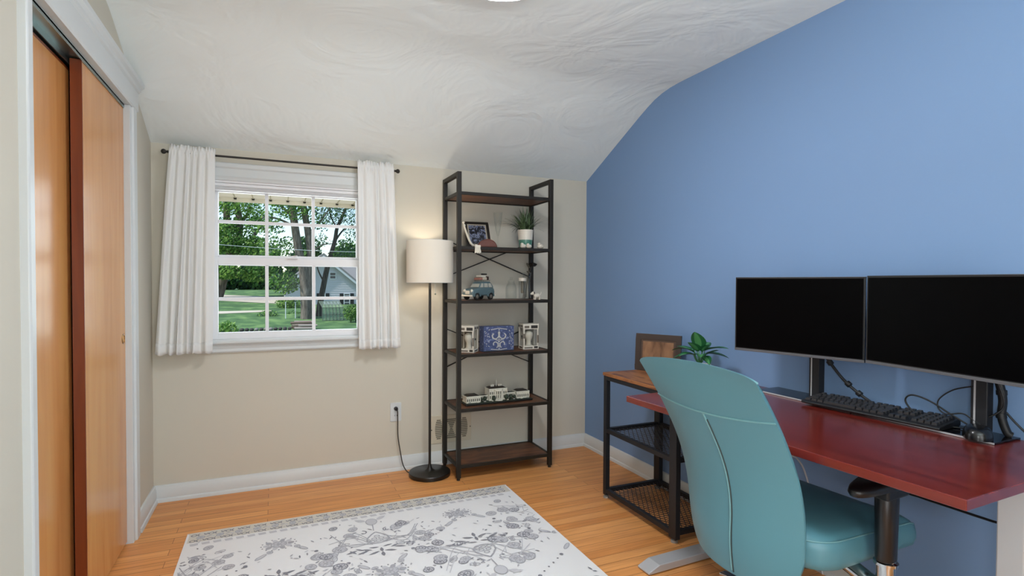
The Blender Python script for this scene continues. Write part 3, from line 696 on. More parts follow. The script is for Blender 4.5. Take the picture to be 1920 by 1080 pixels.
# ---- third shelf: toy car, glass jar, vase with rose, white figurine
car = thing('toy_car', 'small teal blue toy car with luggage on its roof rack', 'toy car', (-.893, -.19, 1.071), R(207))
teal_p = mat('toy_car_teal_paint', '566a6e', .35); glassw = mat('toy_car_windows', 'a9a79b', .15); tyre = mat('toy_tyre', '191713', .7); hub = mat('toy_hubcap', '8d867a', .35, .6); cream_p = mat('toy_cream_paint', 'd5cfbf', .4)
b = MB(); b.prism([(-.100,.026),(-.104,.050),(-.098,.073),(-.06,.079),(.03,.077),(.070,.071),(.092,.062),(.101,.045),(.100,.026)], 'y', -.044, .044); bod = b.build('body', teal_p, car, local=True, bevel=.008, seg=3, smooth=50)
b = MB(); b.loft([[Vector(q) for q in r] for r in ([(-.096,-.041,.074),(.040,-.041,.074),(.040,.041,.074),(-.096,.041,.074)], [(-.082,-.037,.100),(.022,-.037,.100),(.022,.037,.100),(-.082,.037,.100)], [(-.070,-.031,.114),(.008,-.031,.114),(.008,.031,.114),(-.070,.031,.114)])])
b.build('cabin', teal_p, car, local=True, bevel=.004, seg=2, smooth=50)
b = MB()
for s in (-1, 1):
    for xa, xb in ((-.086,-.048), (-.041,-.006)):
        for_ = [(xa+.006 if xa < -.08 else xa, .078), (xb, .078), (xb - (.004 if xb > -.02 else 0), .103), (xa+.016 if xa < -.08 else xa, .103)]
        b.add([(x, s*(.0418-(z-.074)*.155), z) for x, z in for_], [(0,1,2,3)])
    b.add([(x, s*(.0418-(z-.074)*.155), z) for x, z in ((.002,.078),(.030,.078),(.017,.103),(.000,.103))], [(0,1,2,3)])
b.add([(.0385,-.034,.079),(.0385,.034,.079),(.0245,.031,.1),(.0245,-.031,.1)], [(0,1,2,3)])
b.add([(-.0935,-.032,.081),(-.0935,.032,.081),(-.084,.029,.1),(-.084,-.029,.1)], [(0,1,2,3)])
b.nonorm = True; b.build('windows', glassw, car, local=True, solid=.001)
for x in (-.062, .064):
    for s in (-1, 1):
        w_ = MB().cyl((x, s*.034, .0215), (x, s*.049, .0215), .0212, n=24).build('wheel', tyre, car, local=True, bevel=.003, smooth=40)
        MB().cyl((x, s*.0492, .0215), (x, s*.0505, .0215), .0115, .009, n=18).build('hubcap', hub, w_, local=True, smooth=40)
        fd = MB(); fd.prism([(x+.031*math.cos(t), .0215+.031*math.sin(t)) for t in [PI*i/12 for i in range(13)]] + [(x-.024*math.cos(t), .0215+.024*math.sin(t)) for t in [PI*i/12 for i in range(13)]], 'y', s*.040, s*.051)
        fd.build('fender', teal_p, car, local=True)
for s in (-1, 1): MB().ball((.094, s*.030, .056), .0105, 14, 0, (.7,1,1)).build('headlight', cream_p, car, local=True, smooth=60)
b = MB(); b.box((.098,-.018,.036),(.103,.018,.058)); b.build('grille', cream_p, car, local=True, bevel=.003)
for x, lab in ((.106, None), (-.108, None)): MB().cbox((x, 0, .027), (.010, .092, .011)).build('bumper', cream_p, car, local=True, bevel=.003)
b = MB()
for y in (-.028, .028): b.tube([(-.075,y,.122),(.012,y,.122)], .0014, 6)
for x in (-.07,-.045,-.02,.005): b.tube([(x,-.030,.122),(x,.030,.122)], .0012, 6); 
for x in (-.07,.005):
    for y in (-.026,.026): b.tube([(x,y,.112),(x,y,.122)], .0012, 6)
b.build('roof_rack', hub, car, local=True)
for c_, sz_, m_ in (((.000,0,.131),(.036,.05,.014),mat('toy_suitcase_rose','9b6a5c',.6)), ((-.028,.006,.1325),(.040,.04,.018),mat('toy_suitcase_cream','bdb3a0',.6)), ((-.020,0,.1475),(.046,.044,.012),cream_p), ((-.058,0,.135),(.022,.048,.022),mat('toy_suitcase_dark','3a2a20',.6))):
    MB().cbox(c_, sz_).build('suitcase', m_, car, local=True, bevel=.003)
b = MB(); b.lathe([(.009,-.004),(.017,-.004),(.020,0),(.017,.005),(.009,.005)], (-.048,0,.160), 20, close=True); b.build('spare_tyre', tyre, car, local=True, smooth=50)
jar = thing('glass_jar', 'faint clear glass jar beside the toy car', 'jar', (-.663, -.17, 1.071))
jo = (-.663, -.17, 1.071)
MB().lathe([(.030,.001),(.036,.004),(.037,.075),(.030,.095),(.021,.105),(.021,.118),(.0195,.118),(.0195,.104),(.028,.094),(.0345,.074),(.0345,.007),(.002,.005)], jo, 28).build('jar_body', clear, jar, smooth=50)
MB().lathe([(.022,.118),(.023,.123),(.012,.127),(.008,.133),(.011,.141),(.001,.145)], jo, 24).build('stopper', clear, jar, smooth=50)
vz = thing('glass_vase', 'tall clear glass vase holding the dark rose on the bookshelf', 'vase', (-.552, -.17, 1.071))
vo_ = (-.552, -.17, 1.071)
MB().lathe([(.026,.001),(.029,.004),(.024,.06),(.022,.12),(.030,.175),(.0285,.175),(.0205,.12),(.0225,.06),(.027,.008),(.002,.006)], vo_, 28).build('vase_body', clear, vz, smooth=50)
rs = thing('dried_rose', 'dark dried rose standing in the clear glass vase', 'flower', (-.552, -.17, 1.08))
stem_ = spline([(-.556,-.168,1.083),(-.552,-.17,1.16),(-.540,-.172,1.235),(-.518,-.175,1.285)], 6)
MB().tube(stem_, .0022, 6).build('stem', mat('dry_stem', '3b3226', .7), rs, smooth=60)
dk = mat('dark_petals', '17120f', .6); b = MB(); cR = Vector((-.511,-.177,1.298))
for ring_, (n_, r_, h_) in enumerate(((3,.007,.022),(5,.013,.02),(6,.019,.014))):
    for k in range(n_):
        a = 2*PI*k/n_+ring_*.6; c_ = cR + Vector((math.cos(a)*r_, math.sin(a)*r_, -.002*ring_))
        b.ball(c_, .012, 8, 0, (.85,.45,1.1), Matrix.Rotation(a+PI/2, 3, 'Z') @ Matrix.Rotation(.25+.3*ring_, 3, 'X'))
b.build('bloom', dk, rs, smooth=60)
b = MB(); b.ball((-.545,-.178,1.290), .022, 8, 0, (.35,.2,1), Matrix.Rotation(R(-35), 3, 'Y')); b.ball((-.535,-.165,1.245), .02, 8, 0, (.3,.15,1), Matrix.Rotation(R(-60), 3, 'Y')); b.build('dry_leaves', mat('dry_leaf', '4a4436', .7), rs, smooth=60)
cup = thing('glass_cup', 'short clear glass cup with a white rim left of the vase', 'glass', (-.602, -.21, 1.071))
MB().lathe([(.020,.001),(.023,.005),(.025,.135),(.0235,.135),(.0215,.01),(.001,.006)], (-.602,-.21,1.071), 24).build('cup_body', clear, cup, smooth=50)
MB().lathe([(.0252,.118),(.0254,.138),(.0234,.138),(.0234,.118)], (-.602,-.21,1.071), 24, close=True).build('white_rim', orn, cup, smooth=50, label='white rim')
MB().lathe([(.0075,.04),(.009,.05),(.0085,.115),(.006,.12)], (-.602,-.21,1.071), 14).build('wick_holder', mat('grey_pewter', '6d675a', .5), cup, smooth=50)
fg = thing('dog_figurine', 'small white animal figurine at the right end of the third shelf', 'figurine', (-.528, -.262, 1.071))
b = MB(); c_ = Vector((-.528,-.262,1.071))
b.ball(c_+Vector((.006,0,.024)), .019, 14, 0, (1.35,.9,.85))
for dx in (-.010,.020):
    for dy in (-.009,.009): b.cyl(c_+Vector((dx,dy,0)), c_+Vector((dx,dy,.022)), .0055, .006, 10)
b.tube([c_+Vector((.030,0,.030)), c_+Vector((.037,0,.042)), c_+Vector((.034,0,.050))], [.004,.003,.002], 8); b.build('figurine_body', orn, fg, smooth=60)
b = MB(); b.ball(c_+Vector((-.022,0,.040)), .0125, 12, 0, (1.1,.95,.95)); b.ball(c_+Vector((-.034,0,.036)), .007, 10); b.build('figurine_head', orn, fg, smooth=60)
for s in (-1, 1): MB().ball(c_+Vector((-.018,s*.010,.043)), .008, 10, 0, (.5,.35,1)).build('ear', mat('figurine_dark', '2a2620', .6), fg, smooth=60, label='dark ear')

# ---- fourth shelf: two white window boxes and a blue patterned box
card = mat('white_card', 'd2ccbe', .6); card_dk = mat('dark_print', '2e2b28', .6); card_gr = mat('grey_print', '8d887c', .6); card_tan = mat('grey_brown_print', '6a6258', .6)
film = clear
def window_box(label, cx_, cy_, rz, w, d, h, seed):
    rnd = random.Random(seed); rt_ = thing('collectible_box', label, 'box', (cx_, cy_, .751), rz, 'window boxes on the fourth shelf')
    T = .004
    b = MB()  # card carton with window openings on front (-y) and left (-x) sides
    b.box((-w/2,-d/2,0),(w/2,d/2,T)); b.box((-w/2,-d/2,h-T),(w/2,d/2,h)); b.box((-w/2,d/2-T,T),(w/2,d/2,h-T))
    for s in (-1, 1):
        x0, x1 = (s*w/2, s*(w/2-T))
        b.box((x0,-d/2,T),(x1,-d/2+.012,h-T)); b.box((x0,d/2-.012,T),(x1,d/2,h-T)); b.box((x0,-d/2+.012,T),(x1,d/2-.012,.020)); b.box((x0,-d/2+.012,h-.026),(x1,d/2-.012,h-T))
    b.box((-w/2+T,-d/2,T),(w/2-T,-d/2+T,.022)); b.box((-w/2+T,-d/2,h-.034),(w/2-T,-d/2+T,h-T)); 
    for s in (-1, 1): b.box((s*w/2,-d/2,.022),(s*(w/2-.011),-d/2+T,h-.034))
    MB().box((-w/2+.009,-d/2+.0045,.02),(w/2-.009,-d/2+.005,h-.03)).build('window_film', film, rt_, local=True)
    f_ = -d/2-.0006
    b.box((w*.0,f_,h-.029),(w*.42,f_+.001,h-.010), 1); b.box((-w*.42,f_,h-.027),(-w*.12,f_+.001,h-.012), 2)
    b.box((-w*.42,f_,.005),(w*.1,f_+.001,.014), 2); b.box((w*.2,f_,.005),(w*.43,f_+.001,.018), 1)
    b.box((-w*.5,f_,.07),(-w*.39,f_+.001,.10), 2); b.box((w*.40,f_,.04),(w*.5,f_+.001,.09), 2)
    for s in (-1, 1):
        xf = s*w/2 + s*.0006
        for k in range(3): b.box((xf-s*.001, -d/2+.016+k*.024, h-.022), (xf, -d/2+.034+k*.024, h-.008), 1+k % 2)
        b.box((xf-s*.001,-d/2+.018,.006),(xf,d/2-.018,.014), 1)
    b.build('carton', [card, card_dk, card_tan], rt_, local=True)
    # plain insert and a plain blister shape inside
    b = MB(); b.box((-w/2+.006,d/2-.012,.006),(w/2-.006,d/2-.007,h-.006), 0); b.box((-w/2+.006,-d/2+.008,.006),(w/2-.006,d/2-.012,.012), 0)
    for k in range(6): 
        x = rnd.uniform(-.3,.3)*w; z = rnd.uniform(.2,.75)*h; b.box((x-.008,d/2-.0135,z-.006),(x+.008,d/2-.012,z+.006), 1)
    b.build('backing_card', [card_gr, card_dk], rt_, local=True)
    b = MB(); b.lathe([(.026,.012),(.028,.020),(.018,.024),(.016,.055),(.022,.066),(.028,.085),(.026,.105),(.014,.116),(.001,.118)], (0,0,0), 18); b.build('blister_insert', card, rt_, local=True, smooth=60)
    return rt_
window_box('white window box turned on its corner beside the left post of the bookshelf', -.967, -.218, R(-38), .095, .09, .163, 3)
window_box('white window box right of the blue box on the bookshelf', -.551, -.20, R(-3), .108, .085, .163, 9)
bb = thing('patterned_box', 'dark blue box with pale ornament between two white window boxes', 'box', (-.787, -.232, .751), R(2))
blue_c = ramp_mat('blue_box_print', [(.40,'3b4668'),(.55,'46527a'),(.64,'5f6a8e'),(.70,'8f97ae')], 70, (1,1,1), .5, 3, .4)
bw_, bh_ = .206, .156
MB().box((-bw_/2,-.035,0),(bw_/2,.035,bh_)).build('carton', blue_c, bb, local=True, bevel=.001)
b = MB(); f_ = -.0354; pale = mat('silver_print', 'b4b3ae', .5); rnd = random.Random(4)
def fdisk(x, z, a, c, mi=0, n=14): b.add([(x+a*math.cos(2*PI*i/n), f_-rnd.uniform(0,.0004), z+c*math.sin(2*PI*i/n)) for i in range(n)], [tuple(range(n))], mi)
for s in (-1, 1):                                     # symmetrical damask scrollwork
    for k in range(22):
        t = k/21; a = 2.6+t*4.6; r_ = .030*(1-.62*t); fdisk(s*(.030+r_*math.cos(a)), .100+r_*math.sin(a), .0042, .0036)
    for k in range(18):
        t = k/17; a = -2.2-t*4.4; r_ = .024*(1-.65*t); fdisk(s*(.028+r_*math.cos(a)), .044+r_*math.sin(a), .0038, .0034)
    for k in range(6): fdisk(s*(.008+.008*k), .070+.0012*k*k, .0050-.0004*k, .0030)
    for k in range(5): fdisk(s*(.006+.011*k), .143-.0016*k, .0056, .0030); fdisk(s*(.006+.011*k), .010+.0012*k, .0056, .0028)
    for k in range(26): fdisk(s*rnd.uniform(.062,.099), rnd.uniform(.01,.148), rnd.uniform(.0015,.0035), rnd.uniform(.0015,.003))
for k in range(9): fdisk(0, .018+.0145*k, .0035+.002*(k % 2), .0055)
b.nonorm = True; b.build('ornament_print', pale, bb, local=True)
MB().box((-bw_/2,-.038,0),(bw_/2,-.0355,.006)).build('box_lip', mat('box_lip_dark','2b2a2c',.5), bb, local=True)

# ---- fifth shelf: white building model
hm_ = thing('model_building', 'white miniature building with columns and dark roofs on the bookshelf', 'model', (-.772, -.195, .423), R(2))
wht = mat('model_white_bricks', 'd6d3c4', .45); rf_ = mat('model_dark_roof', '2c271f', .6); grn = mat('model_dark_green', '2b3628', .7); grey_b = mat('model_grey_bricks', '8e8f88', .6); dkw = mat('model_window_dark', '55554c', .3)
MB().box((-.228,-.062,.0005),(.228,.062,.010)).build('base_plate', mat('model_black_base','1a1916',.4), hm_, local=True, bevel=.001)
MB().box((-.222,-.056,.010),(.222,.056,.013)).build('lawn_tiles', grn, hm_, local=True)
def block(nm, x0, x1, y0, y1, h, ncol, roof=True):
    b = MB(); b.box((x0,y0,.013),(x1,y1,h)); b.box((x0-.003,y0-.003,h-.006),(x1+.003,y1+.003,h)); b.box((x0-.002,y0-.002,.013),(x1+.002,y1+.002,.020))
    s_ = b.build(nm, wht, hm_, local=True, bevel=.0006)
    wb = MB(); n = ncol
    for i in range(n):
        x = x0+(i+.5)*(x1-x0)/n
        for z0, z1 in (((.026,.044),(.052,.068)) if h > .075 else ((.022,.038),)):
            if z1 < h-.006: wb.box((x-.0035,y0-.0008,z0),(x+.0035,y0+.001,z1))
    wb.build('dark_windows', dkw, s_, local=True)
    cbm = MB()
    for i in range(n+1):
        x = x0+i*(x1-x0)/n; cbm.cyl((x,y0-.003,.02),(x,y0-.003,h-.006),.0022,n=8)
    cbm.build('pilasters', wht, s_, local=True)
    if roof:
        r = MB(); r.loft([[Vector(q) for q in rr] for rr in ([(x0+.004,y0+.004,h),(x1-.004,y0+.004,h),(x1-.004,y1-.004,h),(x0+.004,y1-.004,h)], [(x0+.018,y0+.016,h+.008),(x1-.018,y0+.016,h+.008),(x1-.018,y1-.016,h+.008),(x0+.018,y1-.016,h+.008)])]); r.build('roof', rf_, s_, local=True)
    return s_
block('central_block', -.062, .058, -.030, .045, .088, 9)
block('west_wing', -.218, -.128, -.040, .030, .054, 7); block('east_wing', .128, .214, -.034, .034, .058, 6)
block('west_gallery', -.128, -.062, .0, .030, .045, 6, False); block('east_gallery', .058, .128, .0, .030, .050, 6, False)
b = MB(); cn = Vector((0,-.030,0))
for k in range(7):
    a = PI+PI*k/6; p_ = (0+.026*math.cos(a), -.030+.020*math.sin(a)); b.cyl((*p_, .018), (*p_, .074), .0028, n=10)
half_ = [(.030*math.cos(PI+PI*k/10), -.030+.024*math.sin(PI+PI*k/10)) for k in range(11)]
b.prism(half_, 'z', .013, .019); b.prism(half_, 'z', .074, .084); b.build('portico', wht, hm_, local=True)
for x in (-.034,-.022,.018,.030): MB().box((x-.004,.002,.094),(x+.004,.012,.108)).build('chimney', wht, hm_, local=True)

MB().cyl((0,.005,.096),(0,.005,.134),.0016,n=8).build('flag_pole', wht, hm_, local=True)
for k, (x, y, s) in enumerate(((-.095,-.034,1), (-.04,-.050,1.05), (.048,-.048,1.1), (.082,-.040,1.0), (.108,-.036,.8), (-.112,-.02,.7))):
    b = MB(); b.cyl((x,y,.013),(x,y,.022),.002,n=6); b.ball((x,y,.013+.019*s), .013*s, 9, 0, (1,1,1.2)); b.build('tree', grn, hm_, local=True)
for k in range(9): MB().cbox((-.20+k*.05+.004*(k % 2), -.047, .017), (.014,.008,.006)).build('garden_block', (grey_b, wht)[k % 2], hm_, local=True)
MB().cbox((0,-.054,.016),(.03,.008,.005)).build('garden_block', wht, hm_, local=True)

# ------------------------------------------------------------------ storage rack by the blue wall
cb_ = thing('storage_rack', 'low black rack with a rustic top and wire mesh shelves by the blue wall', 'rack', (-.215, -1.16, 0))
CX0, CX1, CYF, CYN = -.396, -.044, -.882, -1.438; pw = .026
for x in (CX0, CX1):
    for y in (CYF, CYN):
        py_ = pw/2 if (x == CX0 and y == CYF) else .024; p_ = MB().box((x-pw/2, y-py_, .018), (x+pw/2, y+py_, .672)).build('post', dark_metal, cb_, bevel=.0015)
        q_ = MB(); q_.cyl((x,y,0),(x,y,.010),.016,.015,16); q_.cyl((x,y,.010),(x,y,.019),.006,n=10); q_.build('levelling_foot', mat('foot_grey','8e8a84',.5), p_, smooth=40)
MB().box((CX0-.017, CYN-.017, .673), (CX1+.017, CYF+.017, .690)).build('rack_top', rustic_y, cb_, bevel=.0015)
b = MB(); z = .661
b.box((CX0-pw/2,CYN+pw/2,.650),(CX0+pw/2,CYF-pw/2,.6725)); b.box((CX1-pw/2,CYN+pw/2,.650),(CX1+pw/2,CYF-pw/2,.6725)); b.box((CX0+pw/2,CYN-pw/2,.650),(CX1-pw/2,CYN+pw/2,.6725)); b.box((CX0+pw/2,CYF-pw/2,.650),(CX1-pw/2,CYF+pw/2,.6725))
b.build('top_frame', dark_metal, cb_, bevel=.001)
for z in (.384, .052):
    b = MB(); t = .022
    b.box((CX0-.011,CYN+pw/2,z-t),(CX0+.011,CYF-pw/2,z)); b.box((CX1-.011,CYN+pw/2,z-t),(CX1+.011,CYF-pw/2,z)); b.box((CX0+pw/2,CYN-.011,z-t),(CX1-pw/2,CYN+.011,z)); b.box((CX0+pw/2,CYF-.011,z-t),(CX1-pw/2,CYF+.011,z))
    s_ = b.build('shelf_frame', dark_metal, cb_, bevel=.001)
    m = MB(); x0, x1, y0, y1 = CX0+.008, CX1-.008, CYN+.008, CYF-.008; st = .026
    for sg, zz in ((1, z-.0095), (-1, z-.0117)):
        c_ = -1.2
        while c_ < 1.2:   # line  x-x0 = sg*k*(y-y0) + c
            k = .62; pts_ = []
            for y_ in (y0, y1):
                x_ = x0 + sg*k*(y_-y0) + c_
                if x0 <= x_ <= x1: pts_.append((x_, y_))
            for x_ in (x0, x1):
                y_ = y0 + (x_-x0-c_)/(sg*k)
                if y0 < y_ < y1: pts_.append((x_, y_))
            if len(pts_) >= 2 and math.dist(pts_[0], pts_[1]) > .01: m.bar((*pts_[0], zz), (*pts_[1], zz), .0032, .0022)
            c_ += st
    m.build('wire_mesh', dark_metal, s_)
brown_p = ramp_mat('brown_photo_print', [(.3,'4a3326'),(.5,'7a5a44'),(.7,'8d6a50')], 9, (1,3,1), .35, 3, .5)
frame_obj('photo_frame', 'wide dark brown photo frame standing on the storage rack', None, (-.133, -.975, .6915), R(-62), R(5), .262, .205, .030, mat('frame_dark_brown','3a302c',.45), mat('frame_inner_brown','4d3c33',.5), brown_p, .012)
# leafy pot plant on the rack
lp = thing('potted_leaf_plant', 'small broad leaved green plant in a white pot behind the teal chair', 'plant', (-.145, -1.315, .690))
lo = Vector((-.145, -1.315, .690))
MB().lathe([(.038,.0005),(.042,.004),(.052,.085),(.054,.092),(.049,.092),(.046,.080)], lo, 30).build('pot', mat('white_pot','e0dedb',.4), lp, smooth=45)
MB().lathe([(.046,.08),(.001,.083)], lo, 20).build('soil', mat('dark_soil','2a2119',.95), lp)
lm = [mat('leaf_deep_green','1f5a33',.4), mat('leaf_bright_green','4d8a55',.4)]
b = MB(); b.nonorm = True; stm = MB()
def big_leaf(tip_dir, base_h, L, w, elev, droop):
    w *= 1.3; L *= 1.06
    a = tip_dir; d = Vector((math.cos(a), math.sin(a), 0)); s = Vector((-math.sin(a), math.cos(a), 0))
    p0 = lo + Vector((0,0,.085)); p1 = lo + d*(.03*math.cos(elev)) + Vector((0,0,.085+base_h))
    stm.tube(spline([p0, (p0+p1)/2 + d*.004, p1], 4), .0022, 6)
    rows = []; N = 9
    for j in range(N):
        t = j/(N-1); e = elev - droop*t*t
        c = p1 + d*(L*t*math.cos(elev-droop*t*.6)) + Vector((0,0,L*t*math.sin(elev-droop*t*.6)))
        ww = w*math.sin(PI*min(1, t**.75*.97+.03))**.8*.5 + .0008
        nrm = (Vector((0,0,1))*math.cos(e) - d*math.sin(e))
        f = .28*ww; rows.append([c - s*ww + nrm*f, c - s*ww*.45 + nrm*f*.35, c, c + s*ww*.45 + nrm*f*.35, c + s*ww + nrm*f])
    vs = [q for r in rows for q in r]
    for j in range(N-1):
        for i in range(4):
            b.add([vs[j*5+i], vs[j*5+i+1], vs[(j+1)*5+i+1], vs[(j+1)*5+i]], [(0,1,2,3)], 1 if i in (1,2) and j > 0 else 0)
big_leaf(R(200), .085, .090, .060, R(72), .3)
big_leaf(R(-75), .075, .120, .042, R(25), .45); big_leaf(R(-50), .060, .10, .042, R(5), .4)
big_leaf(R(105), .070, .125, .040, R(12), .5); big_leaf(R(140), .055, .10, .045, R(0), .5)
big_leaf(R(-110), .05, .085, .04, R(-2), .5); big_leaf(R(20), .07, .08, .05, R(40), .4); big_leaf(R(60), .08, .08, .045, R(45), .3)
big_leaf(R(170), .05, .08, .048, R(20), .6); big_leaf(R(230), .055, .085, .045, R(20), .6); big_leaf(R(-95), .07, .06, .035, R(50), .3)
big_leaf(R(190), .07, .08, .05, R(50), .4); big_leaf(R(-60), .05, .07, .045, R(35), .3); big_leaf(R(120), .06, .09, .045, R(30), .4)
b.build('leaves', lm, lp, smooth=60); stm.build('stems', lm[1], lp, smooth=60)
# ------------------------------------------------------------------ desk
DL, DD = 1.182, .690
dk_ = thing('standing_desk', 'cherry red desk top on silver lifting legs by the blue wall', 'desk', (-.734, -1.535, 0), R(2))
MB().box((0, -DL, .690), (DD, 0, .715)).build('desk_top', desk_m, dk_, local=True, bevel=.002)
b = MB(); b.box((.24,-DL+.07,.655),(.28,-.07,.684)); b.box((.42,-DL+.07,.655),(.46,-.07,.684)); b.build('cross_beam', silver, dk_, local=True, bevel=.002)
for yy in (-.062, -DL+.072):
    b = MB(); b.prism([(.075,.690),(.625,.690),(.625,.682),(.60,.662),(.10,.662),(.075,.680)], 'y', yy-.022, yy+.022); b.build('side_bracket', silver, dk_, local=True, bevel=.002)
    lg = MB(); lg.box((.372,yy-.030,.30),(.452,yy+.030,.662)); l_ = lg.build('leg', silver, dk_, local=True, bevel=.004)
    MB().box((.379,yy-.0245,.03),(.445,yy+.0245,.30)).build('inner_column', silver, l_, local=True, bevel=.003)
    ft = MB(); ft.prism([(.045,.004),(.045,.012),(.10,.034),(.60,.034),(.655,.012),(.655,.004)], 'y', yy-.036, yy+.036); ft.build('foot', silver, dk_, local=True, bevel=.003)
    for x in (.075,.625): MB().cyl((x,yy,0),(x,yy,.006),.016,n=14).build('foot_pad', black_plastic, dk_, local=True)

# ------------------------------------------------------------------ monitor stands and monitors
def stand(label, y0, y1, px_, py_, tgt):
    s_ = thing('monitor_stand', label, 'monitor stand', (px_, py_, .7155), 0, 'monitor stands on the desk')
    MB().box((-.152,y0,.7155),(-.012,y1,.7215)).build('base_plate', black_gloss, s_, bevel=.001)
    MB().box((-.1535,y0,.7160),(-.152,y1,.7212)).build('plate_edge', silver, s_, label='bright plate edge')
    MB().box((px_-.020,py_-.022,.7215),(px_+.014,py_+.022,1.08)).build('post', dark_metal, s_, bevel=.003)
    MB().box((px_-.0215,py_+.008,.723),(px_-.020,py_+.013,1.07)).build('post_groove', silver, s_)
    b = MB(); b.bar((px_-.02,py_,1.05),(tgt[0],tgt[1],1.05),.04,.05); b.build('arm', dark_metal, s_, bevel=.003)
    return s_
scr = mat('monitor_screen_black', '010102', .4, spec=.06); bez = mat('monitor_bezel_black', '131316', .4); bezg = mat('monitor_lower_bezel_grey', '57575b', .4)
def monitor(label, a, b2, z0, z1):
    a = Vector((*a, 0)); b2 = Vector((*b2, 0)); d = (b2-a); w = d.length; d.normalize(); nr = Vector((-d.y, d.x, 0))  # nr should point to the wall
    if nr.x < 0: nr = -nr
    c = (a+b2)/2
    m_ = thing('monitor', label, 'monitor', (c.x, c.y, z0), 0, 'monitors on the desk')
    T = Matrix.Translation((c.x, c.y, z0)) @ Matrix((( d.x, nr.x, 0, 0),(d.y, nr.y, 0, 0),(0,0,1,0),(0,0,0,1)))
    h = z1-z0
    b = MB(); b.box((-w/2,0,0),(w/2,.012,h)); b.xform(T).build('bezel', bez, m_, bevel=.0015)
    b = MB(); b.box((-w/2+.006,-.0008,.013),(w/2-.006,.0005,h-.007)); b.xform(T).build('screen', scr, m_)
    b = MB(); b.box((-w/2,-.0015,-.0005),(w/2,.0105,.0095)); b.xform(T).build('lower_bezel', bezg, m_, bevel=.001, label='grey lower bezel strip')
    b = MB(); b.prism([(x, z+h*.48) for x, z in rrect(w*.36, h*.36, .02)], 'y', .012, .030); b.xform(T).build('back_housing', bez, m_, bevel=.006, seg=3)
    return T, c + nr*.030
T1, t1 = monitor('black monitor nearer the window wall, angled towards the chair', (-.252,-1.641), (-.120,-2.112), .896, 1.206)
T2, t2 = monitor('black monitor further from the window, cut off by the edge of the view', (-.128,-2.122), (-.196,-2.642), .899, 1.209)
stand('black monitor stand behind the left end of the keyboard', -1.66, -2.085, -.055, -1.880, (t1.x, -1.880))
stand('black monitor stand beside the mouse, wrapped in cables', -2.09, -2.515, -.060, -2.440, (t2.x, -2.440))
# cables of the monitors
cable_m = mat('cable_black', '131416', .5)
def cable(name, label, pts, r, cat='cable', ties=()):
    c = thing(name, label, cat, pts[0])
    MB().tube(spline(pts, 8), r, 8).build('cable', cable_m, c, smooth=60)
    for p, q in ties: MB().cyl(p, q, r*2.0, n=10).build('cable_tie', black_plastic, c, smooth=40)
    return c
P = [(-.075,-1.93,.895),(-.072,-1.95,.868),(-.07,-2.0,.815),(-.068,-2.05,.778),(-.062,-2.10,.748),(-.055,-2.14,.728),(-.03,-2.20,.724)]
cable('monitor_cable', 'black bundled cable sloping from the first monitor stand down behind the keyboard', P, .0055, ties=(((-.0735,-1.942,.879),(-.072,-1.952,.866)), ((-.0695,-2.014,.805),(-.069,-2.026,.796)), ((-.067,-2.054,.776),(-.066,-2.066,.768))))
cable('looped_cable', 'thin black cable making a wide loop beside the mouse', [(-.075,-2.43,.733),(-.085,-2.37,.765),(-.09,-2.31,.797),(-.088,-2.255,.806),(-.085,-2.232,.785),(-.083,-2.25,.755),(-.082,-2.29,.735),(-.085,-2.335,.727),(-.095,-2.365,.724)], .0028)
cable('curled_cable', 'thin black cable curling off the second monitor post', [(-.085,-2.425,.865),(-.088,-2.375,.845),(-.09,-2.338,.810),(-.088,-2.334,.780),(-.086,-2.355,.764),(-.085,-2.40,.775),(-.08,-2.425,.762),(-.078,-2.462,.742)], .0022)
b_ = thing('cable_bundle', 'thick black sleeve of cables hanging behind the second monitor post', 'cable', (-.035,-2.475,.9))
MB().tube(spline([(-.05,-2.465,.925),(-.045,-2.475,.88),(-.040,-2.482,.83),(-.040,-2.480,.78),(-.036,-2.492,.735),(-.03,-2.50,.726)], 6), .011, 10).build('sleeve', cable_m, b_, smooth=60)
MB().tube(spline([(-.06,-2.46,.92),(-.065,-2.49,.86),(-.06,-2.492,.81),(-.07,-2.46,.775),(-.075,-2.43,.757),(-.06,-2.45,.735)], 6), .0025, 6).build('loose_cable', cable_m, b_, smooth=60)
MB().tube(spline([(-.03,-2.48,.80),(-.028,-2.51,.765),(-.025,-2.54,.735),(-.022,-2.56,.72)], 6), .003, 6).build('loose_cable', cable_m, b_, smooth=60)
for z in (.86,.79): MB().cyl((-.042,-2.479,z),(-.0415,-2.480,z-.014),.0135,n=12).build('cable_tie', black_plastic, b_, smooth=40)
b = cable('desk_cable', 'black cable drooping under the right end of the desk', [(-.14,-2.00,.684),(-.10,-2.10,.57),(-.06,-2.20,.468),(-.05,-2.27,.456),(-.05,-2.36,.456),(-.055,-2.44,.458),(-.08,-2.50,.470),(-.16,-2.56,.52),(-.25,-2.60,.60),(-.28,-2.617,.655)], .004)
cable('white_cable', 'thin pale cable hanging under the desk behind the chair', [(-.07,-1.70,.655),(-.05,-1.735,.47),(-.05,-1.79,.445),(-.048,-1.825,.40),(-.04,-1.85,.30),(-.035,-1.87,.13),(-.034,-1.90,.006)], .0035)['kind'] = 'thing'
bpy.data.objects['white_cable'].children[0].data.materials[0] = mat('cable_white', 'c9cbd0', .5)

